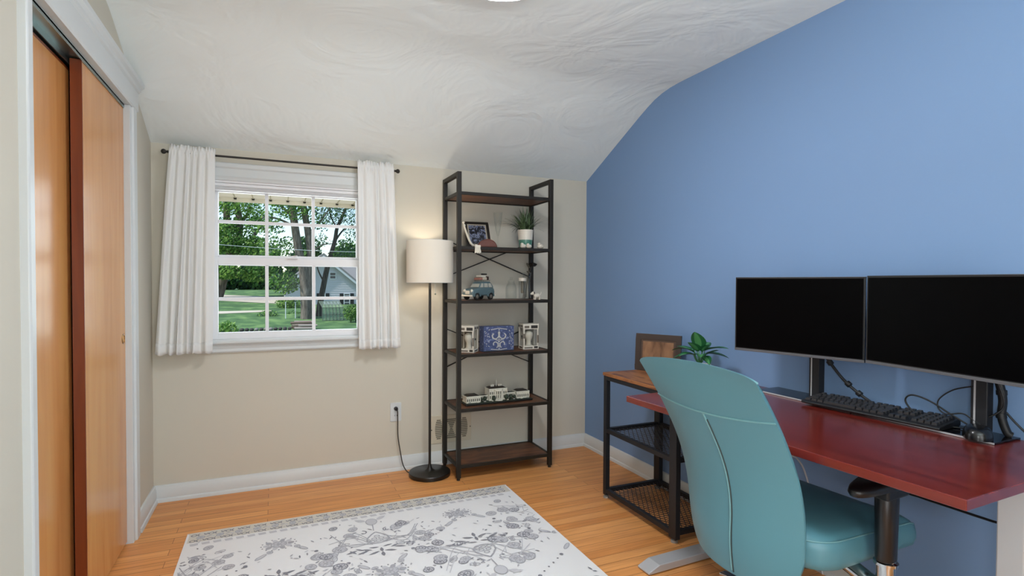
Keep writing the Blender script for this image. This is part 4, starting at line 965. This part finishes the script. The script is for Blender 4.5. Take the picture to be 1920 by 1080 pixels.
# keyboard and mouse
kb = thing('keyboard', 'long black keyboard lying across the monitor stand plates', 'keyboard', (-.118, -2.148, .722), R(5))
Tk = Matrix.Rotation(R(0), 4, 'Y')
b = MB(); KL = .455
b.prism([(-.068,.002),(-.070,.008),(-.062,.013),(.064,.024),(.069,.022),(.069,.004),(.06,0),(-.06,0)], 'y', -KL/2, KL/2); b.build('case', black_plastic, kb, local=True, bevel=.002, smooth=40)
key_m = mat('keycap_dark_grey', '242427', .35)
b = MB()
def keyrow(xc, y0, y1, n, gap=.0028, widths=None):
    tot = y1-y0; ws = widths or [1]*n; u = tot/sum(ws); y = y1
    z = .013 + (xc+.062)*(.011/.126)
    for w_ in ws:
        ya = y - u*w_
        b.loft([[Vector(q) for q in r] for r in ([(xc-.0082,ya+gap/2,z),(xc+.0082,ya+gap/2,z),(xc+.0082,y-gap/2,z),(xc-.0082,y-gap/2,z)], [(xc-.0060,ya+gap/2+.002,z+.0085),(xc+.0058,ya+gap/2+.002,z+.0092),(xc+.0058,y-gap/2-.002,z+.0092),(xc-.0060,y-gap/2-.002,z+.0085)])])
        y = ya
rowsx = [-.050,-.031,-.012,.007,.026]
wd_ = [[1.25,1.25,1.25,6.25,1.25,1.25,1.25,1.25],[2.25]+[1]*10+[2.75],[1.75]+[1]*11+[2.25],[1.5]+[1]*12+[1.5],[1]*13+[2]]
for xr_, ws in zip(rowsx, wd_): keyrow(xr_, -.062, .219, 0, widths=ws)
for xr_ in rowsx: keyrow(xr_, -.218, -.142, 4)
for xr_ in (.007,.026): keyrow(xr_, -.130, -.074, 3)
keyrow(-.050, -.130, -.074, 3); keyrow(-.031, -.112, -.093, 1)
for y0, y1, n in ((.200,.219,1),(.110,.186,4),(.025,.101,4),(-.062,.016,4),(-.130,-.074,3),(-.218,-.142,4)): keyrow(.049, y0, y1, n)
b.build('keys', key_m, kb, local=True)
ms = thing('mouse', 'black mouse at the foot of the second monitor post', 'mouse', (-.128, -2.462, .7216), R(28))
b = MB(); rings = []
for j in range(9):
    t = j/8; z = .036*math.sin(t*PI/2)**.9; k = max(.03, math.cos(t*PI/2)**.55)
    rings.append([Vector((.060*k*(abs(math.cos(a))**.8)*(1 if math.cos(a) > 0 else -1)-.006*t, .036*k*(abs(math.sin(a))**.85)*(1 if math.sin(a) > 0 else -1), .001+z)) for a in [2*PI*i/28 for i in range(28)]])
b.loft(rings); b.build('mouse_body', mat('mouse_black', '0e0e10', .25), ms, local=True, smooth=60)
b = MB(); b.cyl((.030,-.005,.030),(.030,.005,.030),.009,n=16); b.build('scroll_wheel', black_plastic, ms, local=True, smooth=40)
MB().tube(spline([(.058,0,.006),(.075,.01,.004),(.085,.04,.004),(.08,.09,.004)], 6), .0018, 6).build('mouse_cord', cable_m, ms, local=True, smooth=60)

# ------------------------------------------------------------------ office chair
ch = thing('office_chair', 'teal leather office chair with its back to us, pulled up to the desk', 'chair', (-.46, -2.11, 0), R(4))
EF = [(.26,-.232),(.33,-.248),(.40,-.260),(.50,-.268),(.58,-.285),(.66,-.315),(.74,-.358),(.80,-.394),(.85,-.430),(.90,-.466),(.94,-.495),(.97,-.52)]
BU = [(.26,.060),(.33,.068),(.42,.072),(.53,.066),(.66,.054),(.80,.040),(.88,.018),(.955,-.012)]
def bk(u, v, side):
    zt = .954 - .018*abs(u)**2.2 - .012*abs(u)**14; zb = .278 + .022*u*u + .10*abs(u)**9
    z = zb + (zt-zb)*v; hw = .222*(1-.05*(1-v)**3)
    f = interp(z, EF); 
    zs = [interp(z+dz, EF) for dz in (-.03,-.015,0,.015,.03)]; f = sum(zs)/5
    bu = sum(interp(z+dz, BU) for dz in (-.03,0,.03))/3
    f -= bu*(1-abs(u)**2.2)
    th = .046*(max(0, 1-abs(u)**7)**.5)*(max(0, 1-abs(2*v-1)**14)**.5)
    return Vector((f + (th if side else 0), u*hw, z))
NU, NV = 40, 48; rings = []
def us(i): return math.sin((i/NU*2-1)*PI/2)**1
for j in range(NV+1):
    v = .5-.5*math.cos(PI*j/NV); 
    r = [bk(us(i), v, 0) for i in range(NU+1)] + [bk(us(i), v, 1) for i in range(NU-1, 0, -1)]
    rings.append(r)
b = MB(); b.loft(rings); bkr = b.build('backrest', leather, ch, local=True, smooth=70)
def onback(u, z, off=.0):
    lo_, hi_ = 0, 1
    for _ in range(30):
        m_ = (lo_+hi_)/2
        if bk(u, m_, 0).z < z: lo_ = m_
        else: hi_ = m_
    q = bk(u, (lo_+hi_)/2, 0); q.x -= off; return q
MB().tube([onback(us(i), .795+.014*us(i)**2, .0005) for i in range(1, NU)], .0028, 8).build('seam_piping', piping_m, bkr, local=True, smooth=60)
MB().tube([onback(-.11*math.sin(PI*min(1,(.795-z)/.54)), z, .0006) for z in [.793-.0128*k for k in range(40)]], .0034, 8).build('centre_piping', piping_m, bkr, local=True, smooth=60)
MB().tube([onback(-.020-.11*math.sin(PI*min(1,(.795-z)/.54)), z, .0) for z in [.775-.0125*k for k in range(40)]], .0026, 8).build('centre_seam_shade', mat('seam_shade_dark', '2e3b3c', .6), bkr, local=True, smooth=60)  # dark tube paints the seam line and the shade band beside it
# piping round the rim of the back
b = MB(); b.tube([bk(us(i), .985, 0)+Vector((.004,0,.004)) for i in range(1, NU)], .0035, 8); b.build('rim_piping', piping_m, bkr, local=True, smooth=60)
# seat cushion
b = MB(); rings = []; x0, x1, hw = -.235, .312, .250; cx_ = (x0+x1)/2; hx_ = (x1-x0)/2
base = rrect(1, 1, .36, 8)
for ins, z in ((.060,.352),(.022,.357),(.006,.368),(0,.390),(0,.424),(.004,.436),(.0065,.4385),(.009,.4375),(.014,.446),(.035,.456),(.09,.461),(.16,.462)):
    r = []
    for (a, c_) in base:
        x = cx_ + a*(hx_-ins); y = c_*(hw-ins); dz = -.55*max(0, x-.12)**1.4 * (1 if z > .39 else .55)
        r.append(Vector((x, y, z+dz+.010*(abs(y)/hw)**2*(1 if z > .43 else 0))))
    rings.append(r)
b.loft(rings); st_ = b.build('seat', leather, ch, local=True, smooth=60)
MB().tube([q+Vector((0,0,.001)) for q in rings[6]]+[rings[6][0]], .0022, 6).build('seat_piping', piping_m, st_, local=True)
MB().box((-.17,-.16,.330),(.15,.16,.356)).build('seat_plate', black_plastic, ch, local=True, bevel=.01)
b = MB(); b.tube(spline([(-.10,0,.355),(-.20,0,.345),(-.275,0,.37),(-.30,0,.44),(-.30,0,.52)], 6), .020, 10); b.build('back_support', black_plastic, ch, local=True, smooth=60)
for s in (-1, 1):
    ap = MB(); rings = []
    for z, k in ((.608,.80),(.612,.95),(.622,1.0),(.632,.97),(.638,.85)):
        rings.append([Vector((-.045+.150*k*math.cos(a)*(1.0), s*.300+(.047+.010*math.cos(a))*k*math.copysign(abs(math.sin(a))**.75, math.sin(a)), z+.02*max(0, -math.cos(a)-.3)*-.6)) for a in [2*PI*i/32 for i in range(32)]])
    ap.loft(rings); ap.build('armrest_pad', mat('armrest_black', '0d0d0f', .35), ch, local=True, smooth=60)
    b = MB(); b.box((-.075,s*.30-.030,.578),(.035,s*.30+.030,.610)); b.build('pad_carrier', black_plastic, ch, local=True, bevel=.006)
    b = MB(); b.loft([[Vector((-.026+.036*k*math.cos(a), s*.300+.027*k*math.sin(a), z)) for a in [2*PI*i/24 for i in range(24)]] for z, k in ((.395,.86),(.40,.92),(.52,1.0),(.575,1.04),(.580,1.0))]); b.build('arm_sleeve', mat('arm_sleeve_black', '17171a', .3), ch, local=True, smooth=50)
    b = MB(); b.tube(spline([(-.026,s*.300,.41),(-.026,s*.300,.34),(-.026,s*.292,.318),(-.026,s*.26,.312),(-.026,s*.19,.335),(-.026,s*.12,.352)], 6), .024, 14); b.build('arm_bracket', chrome, ch, local=True, smooth=60)
    MB().lathe([(.0245,.380),(.031,.383),(.031,.391),(.0245,.394)], (-.026,s*.300,0), 24, close=True).build('sleeve_ring', chrome, ch, local=True, smooth=50)
MB().cyl((0,0,.10),(0,0,.35),.024,n=18).build('gas_column', chrome, ch, local=True, smooth=40)
MB().lathe([(.045,.07),(.052,.08),(.050,.105),(.03,.12)], (0,0,0), 24).build('base_hub', chrome, ch, local=True, smooth=40)
for k in range(5):
    a = R(20+72*k); d_ = Vector((math.cos(a), math.sin(a), 0))
    b = MB(); b.bar(d_*.03+Vector((0,0,.09)), d_*.29+Vector((0,0,.066)), .036, .022); b.build('base_spoke', chrome, ch, local=True, bevel=.006)
    w_ = MB(); e_ = d_*.285; t_ = Vector((-d_.y, d_.x, 0))
    for s in (-1, 1): w_.cyl(e_+t_*(s*.006)+Vector((0,0,.026)), e_+t_*(s*.022)+Vector((0,0,.026)), .0255, n=18)
    w_.cyl(e_+Vector((0,0,.026)), e_+Vector((0,0,.07)), .007, n=10); w_.build('caster', black_plastic, ch, local=True, smooth=40)

# ------------------------------------------------------------------ outside the window
def gz(y): return -1.4 if y < 30 else (-1.4 + .085*(y-30) if y < 50 else .30)
lawn_m = ramp_mat('lawn_grass', [(.3,'3c5a36'),(.5,'527543'),(.7,'7a9a5a')], 1.1, (1,1,1), .9, 6, .3)
path_m = mat('pale_concrete', 'cfc4b2', .9); road_m = mat('pale_road', 'c3b9a8', .9)
b = MB(); ys = [.3, 10, 20, 30, 34, 38, 42, 46, 50, 70, 120]
b.grid(lambda u, v: Vector((-45+80*u, ys[int(round(v*10))], gz(ys[int(round(v*10))]))), 8, 10); b.nonorm = True
o = b.build('lawn', lawn_m); tag(o, 'sunny green lawn outside the window', 'lawn', kind='structure')
def strip(nm, lb, pts, m_):
    b = MB(); n = len(pts)//2
    rows = [[Vector((x, y, gz(y)+.02)) for x, y in pts[:n]], [Vector((x, y, gz(y)+.02)) for x, y in pts[n:]]]
    vs = rows[0]+rows[1]; b.add(vs, [(i, i+1, n+i+1, n+i) for i in range(n-1)]); b.nonorm = True
    return tag(b.build(nm, m_), lb, 'path', kind='structure')
strip('path', 'pale concrete walk crossing the lawn', [(-20,33.6),(-6,35.6),(-3.2,36.2),(-2.4,36.6), (-20,35.4),(-6,36.9),(-3.2,37.1),(-2.4,36.9)], path_m)
strip('road', 'pale road beyond the lawn', [(-30,43.0),(-8,44.0),(-3,41.2),(0,39.8), (-30,48.0),(-8,48.0),(-3,45.5),(0,42)], road_m)
strip('soffit_reflector', 'unseen pale strip added to throw light up onto the soffit', [(-12,.35),(6,.35),(-12,9),(6,9)], path_m)  # unseen pale ground added to send neutral light up to the soffit
bark = ramp_mat('grey_bark', [(.3,'4d453e'),(.6,'7d736a'),(.8,'9a9087')], 3, (3,3,.6), .9, 5, .5, bump=.6)
bark_d = ramp_mat('dark_bark', [(.3,'2f2a25'),(.7,'57504a')], 3, (3,3,.6), .9, 5, .5, bump=.6)
def leafmat(nm, c):
    m = bpy.data.materials.new(nm); m.use_nodes = True; n = m.node_tree.nodes; l = m.node_tree.links; p = n['Principled BSDF']
    p.inputs['Base Color'].default_value = lin(c); p.inputs['Roughness'].default_value = .6
    t = n.new('ShaderNodeBsdfTranslucent'); t.inputs[0].default_value = lin(c); x = n.new('ShaderNodeMixShader'); x.inputs[0].default_value = .4
    l.new(p.outputs[0], x.inputs[1]); l.new(t.outputs[0], x.inputs[2]); l.new(x.outputs[0], n['Material Output'].inputs[0]); return m
G1, G2, G3, G4 = leafmat('leaf_green_deep','3a5f30'), leafmat('leaf_green','628f42'), leafmat('leaf_green_bright','9cc062'), leafmat('leaf_green_bluish','47654c')
def leaves(rnd, blobs, size, mats_w):
    b = MB(); b.nonorm = True
    for (c, r, n) in blobs:
        c = Vector(c)
        for _ in range(n):
            d = Vector((rnd.gauss(0,1), rnd.gauss(0,1), rnd.gauss(0,1))).normalized()*(rnd.random()**.4)
            q = c + Vector((d.x*r[0], d.y*r[1], d.z*r[2])); s = size*rnd.uniform(.6,1.4)
            a = Vector((rnd.gauss(0,1), rnd.gauss(0,1), rnd.gauss(0,.6))).normalized(); e = a.orthogonal().normalized(); f = a.cross(e)
            b.add([q-e*s*.5, q+f*s*.28, q+e*s*.5, q-f*s*.28], [(0,1,2,3)], rnd.choice(mats_w))
    return b
def tree(nm, lb, stems, blobs, size, mats_, wts, bk_, seed, group='trees outside the window'):
    rnd = random.Random(seed); p0 = stems[0][0][0]
    t = thing(nm, lb, 'tree', p0, 0, group)
    for k, (pts, rad) in enumerate(stems):
        sp = spline(pts, 5); n = len(sp)
        MB().tube(sp, [rad[0]+(rad[1]-rad[0])*i/(n-1) for i in range(n)], 10).build('trunk' if k == 0 else 'branch', bk_, t, smooth=60)
    leaves(rnd, blobs, size, wts).build('foliage', mats_, t)
    return t
Y = 33
tree('shade_tree', 'thick grey tree with two stems in front of the pale house', [
    ([(-.38,Y,-1.66),(-.36,Y,-.6),(-.42,Y,.9),(-.54,Y,2.1),(-.74,Y,2.8),(-1.03,Y,4.8),(-1.2,Y,6.4),(-1.5,Y,9)], (.36,.18)),
    ([(-.16,Y+.1,-1.6),(-.14,Y+.1,.5),(-.12,Y+.1,2.1),(-.06,Y+.1,2.8),(-.26,Y+.1,4.5),(-.48,Y+.1,5.8),(-.7,Y+.1,8.5)], (.32,.16)),
    ([(-1.0,Y,4.6),(-1.9,Y,5.0),(-2.7,Y,5.1),(-3.4,Y,4.6)], (.08,.03)), ([(-.2,Y,4.2),(.5,Y,5.0),(1.1,Y,5.9)], (.08,.03)), ([(-1.1,Y,5.2),(-2.0,Y,6.1),(-2.6,Y,7.4)], (.09,.04)), ([(-.1,Y,3.0),(.6,Y,3.5),(1.2,Y,3.6)], (.06,.02))],
    [((-1.2,Y-.6,5.9),(1.3,1.5,1.0),1100), ((-2.6,Y,4.6),(1.2,1.2,.6),420), ((.2,Y,6.3),(1.3,1.2,.7),420), ((-2.2,Y+.5,2.8),(1.0,1,.7),420), ((-3.0,Y,6.4),(1.5,1.2,.8),520), ((-1.6,Y+.3,1.1),(1.0,.8,.7),900), ((-2.0,Y+1,3.5),(1.2,1,.7),380), ((.3,Y,5.0),(.7,.8,.5),160), ((-1.0,Y,10),(4.5,4,1.8),900)], .17, [G1,G2,G3,G4], (0,1,1,2,3), bark, 1)  # last blob is unseen high crown, added to shade the lawn
tree('leaning_tree', 'thin dark tree leaning right beside the thick grey tree', [
    ([(.42,34,-1.75),(.46,34,-.9),(.6,34,.1),(.98,34,2.1),(1.2,34,2.9),(1.47,34,3.9),(1.6,34,4.7),(1.9,34,5.4),(2.3,34,6.4)], (.22,.08)),
    ([(1.45,34,3.8),(2.0,34,4.6),(2.7,34,5.0)], (.07,.03)), ([(1.6,34,4.7),(1.2,34,5.5),(1.1,34,6.5)], (.06,.03)), ([(.75,34,1.2),(.4,34,2.0),(.3,34,2.9)], (.06,.02))],
    [((1.6,34,5.8),(1.7,1.2,1.0),1500), ((2.7,34,4.6),(.9,1,.8),330), ((.7,34,4.9),(.6,.8,.5),130), ((2.2,34,3.0),(1.2,.8,.5),480), ((.6,34.5,3.9),(.8,.8,.5),160), ((2.2,34,9),(3,3,1.4),500)], .125, [G4,G1,G2], (0,0,1,2), bark_d, 2)  # crown blob above the view is put in for lawn shade
tree('forked_tree', 'large forked tree in the left panes of the window', [
    ([(-6.45,45,-.2),(-6.2,45,.6),(-5.95,45,1.5),(-5.55,45,2.4),(-5.42,45,3.6),(-5.6,45,5.3),(-5.75,45,8)], (.48,.22)),
    ([(-5.6,45,2.3),(-5.1,45,3.5),(-4.85,45,4.6),(-4.75,45,5.8),(-4.95,45,7.4),(-5.2,45,9)], (.32,.2)), ([(-5.1,45,3.2),(-4.5,45,3.9),(-3.9,45,4.6),(-3.3,45,5.5),(-2.6,45,6.2)], (.16,.08)), ([(-5.0,45,5.2),(-4.2,45,6.6),(-3.9,45,8)], (.12,.06))],
    [((-6.2,44,4.6),(1.6,1.5,1.5),2000), ((-4.0,44.5,3.8),(1.5,1.5,1.1),1500), ((-5.4,44,7.2),(2.2,1.5,.9),1000), ((-3.6,44.5,1.9),(1.7,1.5,.8),1500), ((-5.6,43.6,1.9),(1.3,1,.6),700), ((-3.4,45,6.4),(1.2,1.2,.8),420), ((-6.9,44,1.2),(.6,1,.6),250), ((-4.8,45,5.6),(2.2,1,.8),700), ((-5,45,11),(5,4,1.8),800)], .24, [G1,G2,G3], (0,1,1,2,2), bark, 3)  # topmost blob sits out of view, added to darken the lawn
for i, (x, y, w_, h_, n_, lb) in enumerate(((-13.2,62,2.6,4.2,1500,'dark bushy tree at the far left beyond the road'), (-8.2,60,2.3,3.4,1700,'dark bushy tree behind the forked tree'), (-3.6,61,2.2,3.6,1700,'dark green tree beyond the road, left of the house'), (.8,63,2.1,4.6,1500,'dark green tree showing over the house roof, nearer the thick trunk'), (5.4,66,2.3,4.6,1300,'tall green tree rising behind the house roof'))):
    tree('distant_tree', lb, [([(x,y,.2),(x,y,1.5),(x+.1,y,3)], (.3,.2))], [((x,y,.3+h_*.5),(w_,2,h_*.55),n_), ((x+.4,y,.5+h_*.95),(w_*.7,1.6,h_*.35),n_//3), ((x,y,.9),(w_+.5,1.5,.9),n_)], .55, [G1,G2,G4], (0,0,1,2), bark_d, 10+i)
# neighbour's house
hs = thing('neighbour_house', 'pale blue grey gabled house across the lawn', 'house', (1.2, 41, gz(41)-.2))
sid = mat('pale_siding', 'c9c8d0', .7)
b = MB(); HX0, HX1, AX, AZ, EZ = -1.5, 3.9, 1.2, 3.12, .85; y0, y1 = 40, 48
b.prism([(HX0,-1.6),(HX1,-1.6),(HX1,EZ),(AX,AZ),(HX0,EZ)], 'y', y0, y1); wl_ = b.build('wall', sid, hs)
b = MB()
for k in range(28): 
    z = -1.5+.165*k; 
    xa = HX0 if z < EZ else AX-(AZ-z)*(AX-HX0)/(AZ-EZ); xb = HX1 if z < EZ else AX+(AZ-z)*(HX1-AX)/(AZ-EZ)
    if xb-xa > .1: b.box((xa,y0-.012,z),(xb,y0,z+.02))
b.build('siding_boards', sid, wl_)
rm = mat('roof_shingle_grey', '8b8a8a', .9)
for s, ex in ((1, HX1), (-1, HX0)):
    dx, dz = ex-AX, EZ-AZ; L_ = math.hypot(dx,dz); ux, uz = dx/L_, dz/L_
    b = MB(); p_ = [(AX,AZ+.02),(ex+ux*.5,EZ+uz*.5+.02),(ex+ux*.5,EZ+uz*.5+.20),(AX,AZ+.22)]
    b.prism(p_, 'y', y0-.35, y1+.3); b.build('roof_slope', rm, hs)
    b = MB(); b.prism([(AX,AZ-.16),(ex+ux*.5,EZ+uz*.5-.16),(ex+ux*.5,EZ+uz*.5+.03),(AX,AZ+.03)], 'y', y0-.38, y0-.33); b.build('rake_board', mat('rake_white','d3d8de',.6), hs)
b = MB(); b.box((HX1-.2, y0+1.5, EZ-2.3),(9, y1-1, .9)); b.build('side_wing', sid, hs); b = MB(); b.prism([(HX1-1.4,2.35),(9.2,2.35),(9.2,.85),(HX1+.3,.85)], 'y', y0+1.2, y0+1.4); 
b = MB(); b.add([(HX1-1.9,y0+3.5,2.5),(9.4,y0+3.5,2.5),(9.4,y0+1.1,.85),(HX1-.2,y0+1.1,.85),(HX1-1.9,y0+3.6,2.45),(9.4,y0+3.6,2.45),(9.4,y0+1.2,.8),(HX1-.2,y0+1.2,.8)], [(0,1,2,3),(7,6,5,4),(0,3,7,4),(1,5,6,2),(2,6,7,3),(0,4,5,1)]); b.build('wing_roof', rm, hs)
gl_d = mat('house_window_glass', '39434f', .15); shut = mat('black_shutters', '17181b', .6); wt = mat('house_window_white', 'dfe3e8', .5)
def hwin(x0, x1, z0, z1, sh):
    b = MB(); b.box((x0-.05,y0-.05,z0-.05),(x1+.05,y0+.01,z0)); b.box((x0-.05,y0-.05,z1),(x1+.05,y0+.01,z1+.05)); b.box((x0-.05,y0-.05,z0),(x0,y0+.01,z1)); b.box((x1,y0-.05,z0),(x1+.05,y0+.01,z1)); b.box((x0,y0-.04,(z0+z1)/2-.02),(x1,y0,(z0+z1)/2+.02))
    f = b.build('window', wt, hs); MB().box((x0,y0-.03,z0),(x1,y0-.01,z1)).build('pane', gl_d, f)
    if sh:
        for xa, xb in ((x0-.34,x0-.08),(x1+.08,x1+.34)): MB().box((xa,y0-.05,z0-.04),(xb,y0-.012,z1+.04)).build('shutter', shut, hs)
hwin(1.68, 2.06, 1.42, 1.86, False); hwin(2.72, 3.08, -.02, .24, True); hwin(1.05, 1.28, -.02, .26, True); hwin(2.72, 3.08, -.62, -.20, True)
# cold frame, hedge, shrubs, poles, wood pile, stones
gh = thing('cold_frame', 'small glazed cold frame with metal ribs by the house', 'greenhouse', (1.1, 32, gz(32)))
gm_ = mat('grey_green_metal', '6b7568', .6); g0 = gz(32); gx0_, gx1_ = .52, 1.74
b = MB()
n = 7
for k in range(n):
    x = gx0_+(gx1_-gx0_)*k/(n-1); 
    b.bar((x,31.8,g0),(x,31.8,-.42),.03,.03); b.bar((x,31.8,-.42),(x-.16,32.5,-.05),.03,.03); b.bar((x-.16,32.5,-.05),(x-.16,32.6,g0),.03,.03)
for z in (g0+.02,-.85,-.42): b.bar((gx0_,31.8,z),(gx1_,31.8,z),.03,.03)
b.bar((gx0_-.16,32.5,-.05),(gx1_-.16,32.5,-.05),.03,.03); b.build('ribs', gm_, gh)
glz = bpy.data.materials.new('hazy_glazing'); glz.use_nodes = True; _n = glz.node_tree.nodes; _l = glz.node_tree.links; _p = _n['Principled BSDF']; _p.inputs['Base Color'].default_value = lin('9fb09c'); _t = _n.new('ShaderNodeBsdfTransparent'); _mx = _n.new('ShaderNodeMixShader'); _mx.inputs[0].default_value = .65
_l.new(_p.outputs[0], _mx.inputs[1]); _l.new(_t.outputs[0], _mx.inputs[2]); _l.new(_mx.outputs[0], _n['Material Output'].inputs[0])
b = MB(); b.box((gx0_,31.81,g0),(gx1_,31.82,-.42)); b.add([(gx0_,31.81,-.41),(gx1_,31.81,-.41),(gx1_-.16,32.5,-.045),(gx0_-.16,32.5,-.045)], [(0,1,2,3)]); b.build('glazing', glz, gh)
def shrub(nm, lb, c, r, n, size, mats_, wts, seed, sticks=3):
    rnd = random.Random(seed); t = thing(nm, lb, 'shrub', (c[0], c[1], c[2]-r[2]), 0, 'shrubs outside the window')
    b = MB(); 
    for k in range(sticks): b.bar((c[0]+rnd.uniform(-.3,.3)*r[0], c[1], c[2]-r[2]-.05), (c[0]+rnd.uniform(-.6,.6)*r[0], c[1]+rnd.uniform(-.3,.3)*r[1], c[2]+r[2]*.3), .03, .03)
    b.build('stems', bark_d, t); leaves(rnd, [(c, r, n)], size, wts).build('foliage', mats_, t); return t
shrub('bright_hedge', 'bright sunlit hedge behind the pair of thin poles', (-1.25,38.4,-.35), (.95,.6,.45), 1300, .12, [G3,G2,G1], (0,0,1,2), 31)
shrub('round_bush', 'round green bush at the right edge of the window view', (2.25,31,-.72), (.62,.5,.55), 1400, .10, [G2,G1,G3], (0,0,1,1,2), 32)
shrub('leafy_bush', 'pale leafed bush at the lower left corner of the window', (-3.95,22,-.95), (.45,.4,.5), 420, .15, [G3,G2,G1], (0,0,1,2), 33)
shrub('low_shrub', 'low shrub beside the walk on the lawn', (-2.55,34.5,-1.0), (.7,.4,.35), 500, .11, [G2,G3,G4], (0,1,2), 34)
shrub('low_shrub', 'low shrub between the hedge and the tree trunk', (-1.0,35.4,-1.05), (.7,.4,.28), 500, .10, [G1,G2], (0,1), 35)
for x, lb in ((-1.55,'white thin pole in front of the hedge, the one further from the tree'), (-.98,'white thin pole in front of the hedge, nearest the tree')):
    p_ = thing('garden_pole', lb, 'pole', (x,33.2,gz(33.2)), 0, 'garden poles')
    MB().cyl((x,33.2,gz(33.2)-.02),(x,33.2,-.15),.025,n=8).build('pole', wt, p_); MB().ball((x,33.2,-.13),.04,8).build('pole_cap', wt, p_)
rnd = random.Random(12)
lmats = (mat('weathered_wood','a99d94',.9), mat('brown_wood','7a675a',.9))
for k in range(15):
    lay = 0 if k < 6 else (1 if k < 11 else 2); q_ = k-(0,6,11)[lay]; a = rnd.uniform(-.05,.05)
    c_ = Vector((-.76+rnd.uniform(-.22,.22)+.05*lay, 27.6+.17*q_+.085*lay, gz(28)+.075+.15*lay)); L_ = rnd.uniform(.75,1.15)
    d_ = Vector((math.cos(a), math.sin(a), rnd.uniform(-.02,.02)))
    t = thing('split_log', 'split log in the wood pile at the foot of the thick grey tree', 'log', c_, a, 'logs of the wood pile')
    b = MB(); b.cyl(c_-d_*L_/2, c_+d_*L_/2, .072, .062, 8); b.build('log', lmats[k % 2], t)
mat('dark_stone','4a4844',.9); mat('grey_stone','8a8580',.9)
for k in range(11):
    x = -3.40+.185*k; y = 22+rnd.uniform(-.1,.1); r_ = rnd.uniform(.08,.092)
    t = thing('garden_stone', 'rough stone in the row of rocks along the lawn edge', 'stone', (x,y,-.93), 0, 'stones along the lawn edge')
    b = MB(); b.ball((x,y,-.855), r_, 9, 0, (1.05,.9,rnd.uniform(.75,1.0)), Matrix.Rotation(rnd.uniform(-.3,.3), 3, 'Z')); b.build('stone', bpy.data.materials['grey_stone' if k in (3,5,6) else 'dark_stone'], t, smooth=50)
b = MB(); b.grid(lambda u, v: Vector((-4.6+3.2*u, 21.4+1.4*v, -1.42+.50*math.sin(PI*v)**.5)), 6, 6); o = b.build('flower_bed', mat('dark_soil_bed','3c352c',.95)); tag(o, 'raised dark flower bed under the row of stones', 'flower bed', kind='structure')
# utility wire and eave soffit
t = thing('utility_line', 'pale utility wire strung across the trees', 'wire', (-12, 30, -1.4)); MB().tube([(-12+20*i/12, 30, 3.05+.012*(i-8)**2-.012*i) for i in range(13)], .013, 6).build('wire', wt, t)
for x, z in ((-12, 4.4), (8, 3.6)): MB().cyl((x, 30, -1.4), (x, 30, z), .11, .09, 10).build('pole', bark, t)
sf_ = mat('cream_soffit', 'f0e8d4', .6)
b = MB(); b.box((-4,.14,1.727),(1,.60,1.80)); o = b.build('roof_soffit', sf_); tag(o, 'cream soffit of the eave over the window', 'soffit', kind='structure')
b = MB()
for k in range(40): b.box((-4+.106*k,.15,1.7235),(-4+.106*k+.006,.60,1.727))
b.build('soffit_joint', mat('soffit_joint_tan','bdb597',.7), o, local=True)  # thin darker cream strips along the panel joints
b = MB()
for k in range(40): b.cbox((-4+.106*k+.003,.592,1.722), (.016,.012,.012))
b.build('soffit_vent', mat('soffit_vent_dark','2b2720',.8), o, local=True)
b = MB(); b.box((-4,.60,1.702),(1,.625,1.84)); b.build('fascia', sf_, o, local=True)
